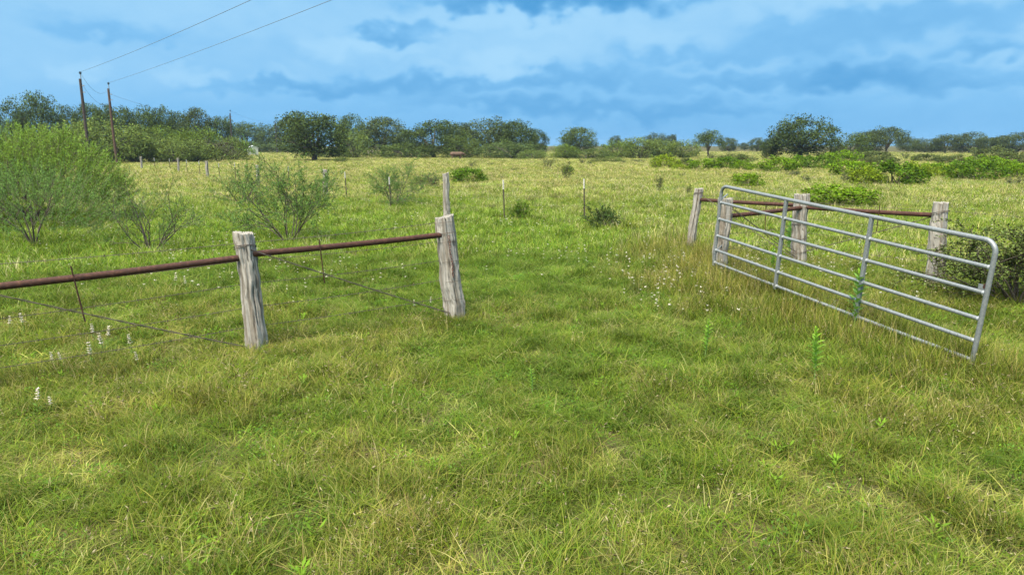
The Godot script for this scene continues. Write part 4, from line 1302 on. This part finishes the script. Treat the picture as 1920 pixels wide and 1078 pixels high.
# ---------------------------------------------------------------- poles, wires, shed
func make_poles() -> void:
	var spots := [
		[-40.1, -66.0, 8.5, 0.145, "tallest utility pole rising from the bushes on the left"],
		[-43.85, -77.0, 8.47, 0.145, "second utility pole, reddish brown, right of the tallest one"],
		[-54.5, -136.0, 8.45, 0.15, "thin dark third utility pole beyond the thicket"],
		[-64.75, -192.0, 8.54, 0.15, "thinnest farthest utility pole left of the dark spreading tree"],
	]
	var bark := [lin(0.045, 0.034, 0.031), lin(0.075, 0.043, 0.030), lin(0.045, 0.04, 0.04), lin(0.045, 0.04, 0.04)]
	for k in 4:
		var q: Array = spots[k]
		var base := on_ground(q[0], q[1])
		var o := thing("utility_pole", q[4], "pole", base, "wooden utility poles on the left")
		var g := Geo.new()
		tube(g, PackedVector3Array([Vector3(0.03, -0.3, 0), Vector3(-0.03, q[2] * 0.5, 0), Vector3(0, q[2] - 0.1, 0)]), [q[3], q[3] * 0.9, q[3] * 0.78], 12, Color.WHITE)
		part(o, "shaft", g.mesh(), mat("pole_wood_%d" % k, bark[k], 0.9))
		var i := Geo.new()
		tube(i, PackedVector3Array([Vector3(0.08, q[2] - 0.5, 0), Vector3(0.08, q[2] + 0.35, 0)]), [0.035], 6, Color.WHITE)
		part(o, "top_pin", i.mesh(), mat("pin_steel", lin(0.30, 0.31, 0.32), 0.5, true, 0.5))
		var s := Geo.new()
		tube(s, PackedVector3Array([Vector3(0.08, q[2] + 0.30, 0), Vector3(0.08, q[2] + 0.38, 0), Vector3(0.08, q[2] + 0.46, 0), Vector3(0.08, q[2] + 0.55, 0)]), [0.06, 0.11, 0.12, 0.05], 8, Color.WHITE)
		part(o, "insulator", s.mesh(), mat("insulator_glaze", lin(0.03, 0.045, 0.06), 0.3))
		for y in [0.7, 1.3] if k < 3 else [0.7]:
			var b := Geo.new()
			box(b, Transform3D(Basis(), Vector3(0.2, q[2] - y, 0)), Vector3(0.24, 0.07, 0.07), Color.WHITE)
			part(o, "bracket", b.mesh(), mat("pin_steel", Color.WHITE))
	var wm := mat("conductor", lin(0.11, 0.14, 0.18), 0.5)
	var lines := [
		[Vector3(-40.02, 9.0, -66.0), Vector3(11.6, 9.0, -4.3), 0.4, 0.013, "upper power line crossing the sky from the tallest pole"],
		[Vector3(-43.77, 8.97, -77.0), Vector3(21.1, 9.0, 4.9), 0.42, 0.013, "lower power line crossing the sky from the second pole"],
		[Vector3(-40.02, 8.95, -66.0), Vector3(-43.77, 8.4, -77.0), 1.1, 0.012, "slack jumper wire hanging between the tops of the two tall poles"],
		[Vector3(-39.9, 7.8, -66.0), Vector3(-43.65, 7.2, -77.0), 1.0, 0.012, "lower slack wire hanging between the two tall poles"],
		[Vector3(-43.65, 7.77, -77.0), Vector3(-54.3, 7.75, -136.0), 1.0, 0.014, "faint wire running from the second pole to the thin third pole"],
		[Vector3(-54.42, 8.9, -136.0), Vector3(-64.67, 9.0, -192.0), 1.0, 0.014, "faint wire running between the two thin far poles"],
	]
	for q in lines:
		var g := Geo.new()
		var pts := PackedVector3Array()
		for k in 41:
			var t := k / 40.0
			pts.append(q[0].lerp(q[1], t) + Vector3.DOWN * float(q[2]) * 4.0 * t * (1.0 - t))
		tube(g, pts, [q[3]], 5, Color.WHITE, false)
		var o := part(self, numbered("power_line"), g.mesh(), wm)
		o.set_meta("label", q[4])
		o.set_meta("category", "power line")
		o.set_meta("group", "power lines on the left")

func make_shed() -> void:
	var o := thing("garden_shed", "small pale metal shed at the edge of the left wood", "shed", on_ground(-56.6, -152.0))
	o.rotation.y = 0.55
	var wall := mat("shed_wall", lin(0.42, 0.46, 0.38), 0.5)
	var g := Geo.new()
	box(g, Transform3D(Basis(), Vector3(0, 0.85, 0)), Vector3(1.9, 1.75, 1.9), Color.WHITE)
	part(o, "wall", g.mesh(), wall)
	for s in [-1.0, 1.0]:
		var gable := Geo.new()
		gable.v.append_array([Vector3(-0.95, 1.72, s * 0.945), Vector3(0.95, 1.72, s * 0.945), Vector3(0, 2.2, s * 0.945)])
		for k in 3:
			gable.n.append(Vector3(0, 0, s))
			gable.c.append(Color.WHITE)
		gable.i.append_array([0, 2, 1] if s > 0 else [0, 1, 2])
		part(o, "gable", gable.mesh(), wall)
	for s in [-1.0, 1.0]:
		var r := Geo.new()
		box(r, Transform3D(Basis(Vector3.BACK, -s * 0.47), Vector3(s * 0.53, 1.98, 0)), Vector3(1.2, 0.04, 2.06), Color.WHITE)
		part(o, "roof_panel", r.mesh(), mat("shed_roof", lin(0.62, 0.66, 0.66), 0.4))
	var d := Geo.new()
	box(d, Transform3D(Basis(), Vector3(0, 0.8, 0.965)), Vector3(0.8, 1.55, 0.03), Color.WHITE)
	var door := part(o, "door", d.mesh(), mat("shed_door", lin(0.36, 0.40, 0.33), 0.5))
	var hd := Geo.new()
	box(hd, Transform3D(Basis(), Vector3(0.3, 0.85, 0.995)), Vector3(0.04, 0.12, 0.03), Color.WHITE)
	part(door, "handle", hd.mesh(), mat("pin_steel", Color.WHITE))
	for k in 7:
		var rib := Geo.new()
		box(rib, Transform3D(Basis(), Vector3(0.957, 0.85, -0.8 + 0.266 * k)), Vector3(0.02, 1.7, 0.05), Color.WHITE)
		part(o, "wall_rib", rib.mesh(), wall)

# ---------------------------------------------------------------- cattle
func cow_field(p: Vector3) -> float:
	var d := 9.0
	for b in COW:
		var a: Vector3 = b[0]
		var ab: Vector3 = b[1] - a
		var t := clampf((p - a).dot(ab) / ab.length_squared(), 0.0, 1.0)
		var e := (p - a - ab * t).length() - lerpf(b[2], b[3], t)
		var k := 0.07
		var m := clampf(0.5 + 0.5 * (d - e) / k, 0.0, 1.0)
		d = lerpf(d, e, m) - k * m * (1.0 - m)
	return d

const COW := [
	[Vector3(-0.75, 1.0, 0), Vector3(0.0, 0.95, 0), 0.33, 0.36], [Vector3(0.0, 0.95, 0), Vector3(0.65, 1.0, 0), 0.36, 0.32],
	[Vector3(0.75, 1.08, 0), Vector3(1.15, 1.0, 0), 0.24, 0.17], [Vector3(1.15, 0.98, 0), Vector3(1.5, 0.78, 0), 0.15, 0.09],
	[Vector3(1.2, 1.12, 0.06), Vector3(1.2, 1.14, 0.24), 0.05, 0.03], [Vector3(1.2, 1.12, -0.06), Vector3(1.2, 1.14, -0.24), 0.05, 0.03],
	[Vector3(-0.8, 0.95, 0.16), Vector3(-0.72, 0.6, 0.17), 0.2, 0.11], [Vector3(-0.72, 0.6, 0.17), Vector3(-0.86, 0.38, 0.17), 0.11, 0.07], [Vector3(-0.86, 0.38, 0.17), Vector3(-0.84, 0.04, 0.17), 0.065, 0.06],
	[Vector3(-0.8, 0.95, -0.16), Vector3(-0.66, 0.6, -0.17), 0.2, 0.11], [Vector3(-0.66, 0.6, -0.17), Vector3(-0.76, 0.38, -0.17), 0.11, 0.07], [Vector3(-0.76, 0.38, -0.17), Vector3(-0.72, 0.04, -0.17), 0.065, 0.06],
	[Vector3(0.6, 0.85, 0.15), Vector3(0.62, 0.42, 0.16), 0.16, 0.075], [Vector3(0.62, 0.42, 0.16), Vector3(0.62, 0.04, 0.16), 0.07, 0.06],
	[Vector3(0.6, 0.85, -0.15), Vector3(0.54, 0.42, -0.16), 0.16, 0.075], [Vector3(0.54, 0.42, -0.16), Vector3(0.56, 0.04, -0.16), 0.07, 0.06],
	[Vector3(-1.05, 1.18, 0), Vector3(-1.16, 0.6, 0), 0.04, 0.035],
]

func cow_mesh() -> Mesh:
	var cell := 0.055
	var lo := Vector3(-1.35, -0.1, -0.5)
	var nx := 57
	var ny := 29
	var nz := 19
	var val := PackedFloat32Array()
	val.resize(nx * ny * nz)
	for z in nz:
		for y in ny:
			for x in nx:
				val[(z * ny + y) * nx + x] = cow_field(lo + Vector3(x, y, z) * cell)
	var idx := PackedInt32Array()
	idx.resize(nx * ny * nz)
	idx.fill(-1)
	var g := Geo.new()
	var corner := [0, 1, nx, nx + 1, nx * ny, nx * ny + 1, nx * ny + nx, nx * ny + nx + 1]
	for z in nz - 1:
		for y in ny - 1:
			for x in nx - 1:
				var at := (z * ny + y) * nx + x
				var inside := 0
				for c in corner:
					inside += 1 if val[at + c] < 0.0 else 0
				if inside == 0 or inside == 8:
					continue
				var sum := Vector3.ZERO
				var n := 0
				for e in [[0, 1], [2, 3], [4, 5], [6, 7], [0, 2], [1, 3], [4, 6], [5, 7], [0, 4], [1, 5], [2, 6], [3, 7]]:
					var va := val[at + corner[e[0]]]
					var vb := val[at + corner[e[1]]]
					if (va < 0.0) != (vb < 0.0):
						var a := Vector3(e[0] & 1, (e[0] >> 1) & 1, e[0] >> 2)
						var b := Vector3(e[1] & 1, (e[1] >> 1) & 1, e[1] >> 2)
						sum += a.lerp(b, va / (va - vb))
						n += 1
				idx[at] = g.v.size()
				g.v.append(lo + (Vector3(x, y, z) + sum / n) * cell)
				g.n.append(Vector3.ZERO)
				g.c.append(Color.WHITE * (0.92 + 0.16 * fine.get_noise_3d(x * 0.3, y * 0.3, z * 0.3)))
	var stepv := [1, nx, nx * ny]
	for z in range(1, nz - 1):
		for y in range(1, ny - 1):
			for x in range(1, nx - 1):
				var at := (z * ny + y) * nx + x
				for ax in 3:
					var va := val[at]
					var vb := val[at + stepv[ax]]
					if (va < 0.0) == (vb < 0.0):
						continue
					var u: int = stepv[(ax + 1) % 3]
					var w: int = stepv[(ax + 2) % 3]
					var q := [idx[at - u - w], idx[at - w], idx[at], idx[at - u]]
					if va < 0.0:
						g.i.append_array([q[0], q[2], q[1], q[0], q[3], q[2]])
					else:
						g.i.append_array([q[0], q[1], q[2], q[0], q[2], q[3]])
	smooth(g)
	return g.mesh()

func make_cattle() -> void:
	var m := cow_mesh()
	for q in [[-29.5, -146.0, 2.7, lin(0.62, 0.55, 0.43), "cream white cow grazing before the left wood"], [-8.9, -112.0, 0.35, lin(0.12, 0.072, 0.045), "brown cow grazing before the broad dark dome shaped oak"]]:
		var o := part(self, numbered("cow"), m, mat("hide_%d" % int(-q[1]), q[3], 0.8), on_ground(q[0], q[1]))
		o.rotation.y = q[2]
		o.set_meta("label", q[4])
		o.set_meta("category", "cow")
		o.set_meta("group", "cattle grazing at the field edge")

# ---------------------------------------------------------------- ground sheet
func make_ground() -> void:
	var g := Geo.new()
	var line := []
	var d := 0.0
	while d < 1600.0:
		line.append(d)
		d += 0.35 + d * 0.055
	var xs := []
	for k in range(line.size() - 1, 0, -1):
		xs.append(-line[k])
	xs.append_array(line)
	var n := xs.size()
	for z in n:
		for x in n:
			var px: float = xs[x]
			var pz: float = xs[z] - 9.0
			g.v.append(Vector3(px, ground_y(px, pz), pz))
			g.n.append(Vector3.ZERO)
			g.c.append(Color.WHITE)
	for z in n - 1:
		for x in n - 1:
			var a := z * n + x
			g.i.append_array([a, a + 1, a + n + 1, a, a + n + 1, a + n])
	smooth(g)
	var m := mat("soil", Color.WHITE, 1.0)
	m.albedo_texture = noise_texture(0.006, 31, [[0.0, lin(0.040, 0.043, 0.018)], [0.4, lin(0.068, 0.070, 0.026)], [0.65, lin(0.11, 0.095, 0.042)], [1.0, lin(0.095, 0.070, 0.044)]], 1024)
	m.uv1_triplanar = true
	m.uv1_world_triplanar = true
	m.uv1_scale = Vector3(0.11, 0.11, 0.11)
	m.metallic_specular = 0.1
	structure("ground", g.mesh(), m)

func _ready() -> void:
	# camera, sky, sun, exposure
	var cam := Camera3D.new()
	cam.position = Vector3(0, 2.4, 0)
	cam.rotation.x = -deg_to_rad(11.783)
	cam.fov = 45.6
	cam.near = 0.05
	cam.far = 4000.0
	cam.current = true
	add_child(cam)
	var env := Environment.new()
	env.background_mode = Environment.BG_SKY
	env.sky = Sky.new()
	env.sky.sky_material = make_sky()
	env.background_energy_multiplier = 0.185
	env.tonemap_mode = Environment.TONE_MAPPER_LINEAR
	env.tonemap_exposure = 6.2
	env.fog_enabled = true
	env.fog_density = 0.00018
	env.fog_light_color = Color(0.72, 0.86, 1.0)
	env.sdfgi_enabled = true
	env.ssao_enabled = true
	env.ssil_enabled = true
	var we := WorldEnvironment.new()
	we.environment = env
	add_child(we)
	var sun := DirectionalLight3D.new()
	sun.name = "sun"
	sun.rotation_degrees = Vector3(-58, -35, 0)
	sun.light_color = Color(1.0, 0.95, 0.86)
	sun.light_energy = 0.5
	sun.light_angular_distance = 40.0
	sun.shadow_enabled = true
	add_child(sun)

	bump.seed = 2
	bump.frequency = 0.22
	patch.seed = 6
	patch.frequency = 0.16
	patch.fractal_octaves = 3
	fine.seed = 8
	fine.frequency = 0.9
	make_materials()
	make_ground()
	make_near_fence()
	make_corner_fence()
	make_far_fences()
	make_gate()
	make_poles()
	make_shed()
	make_plants()
	make_cattle()
	make_weeds()
	make_grass()
	make_flowers()
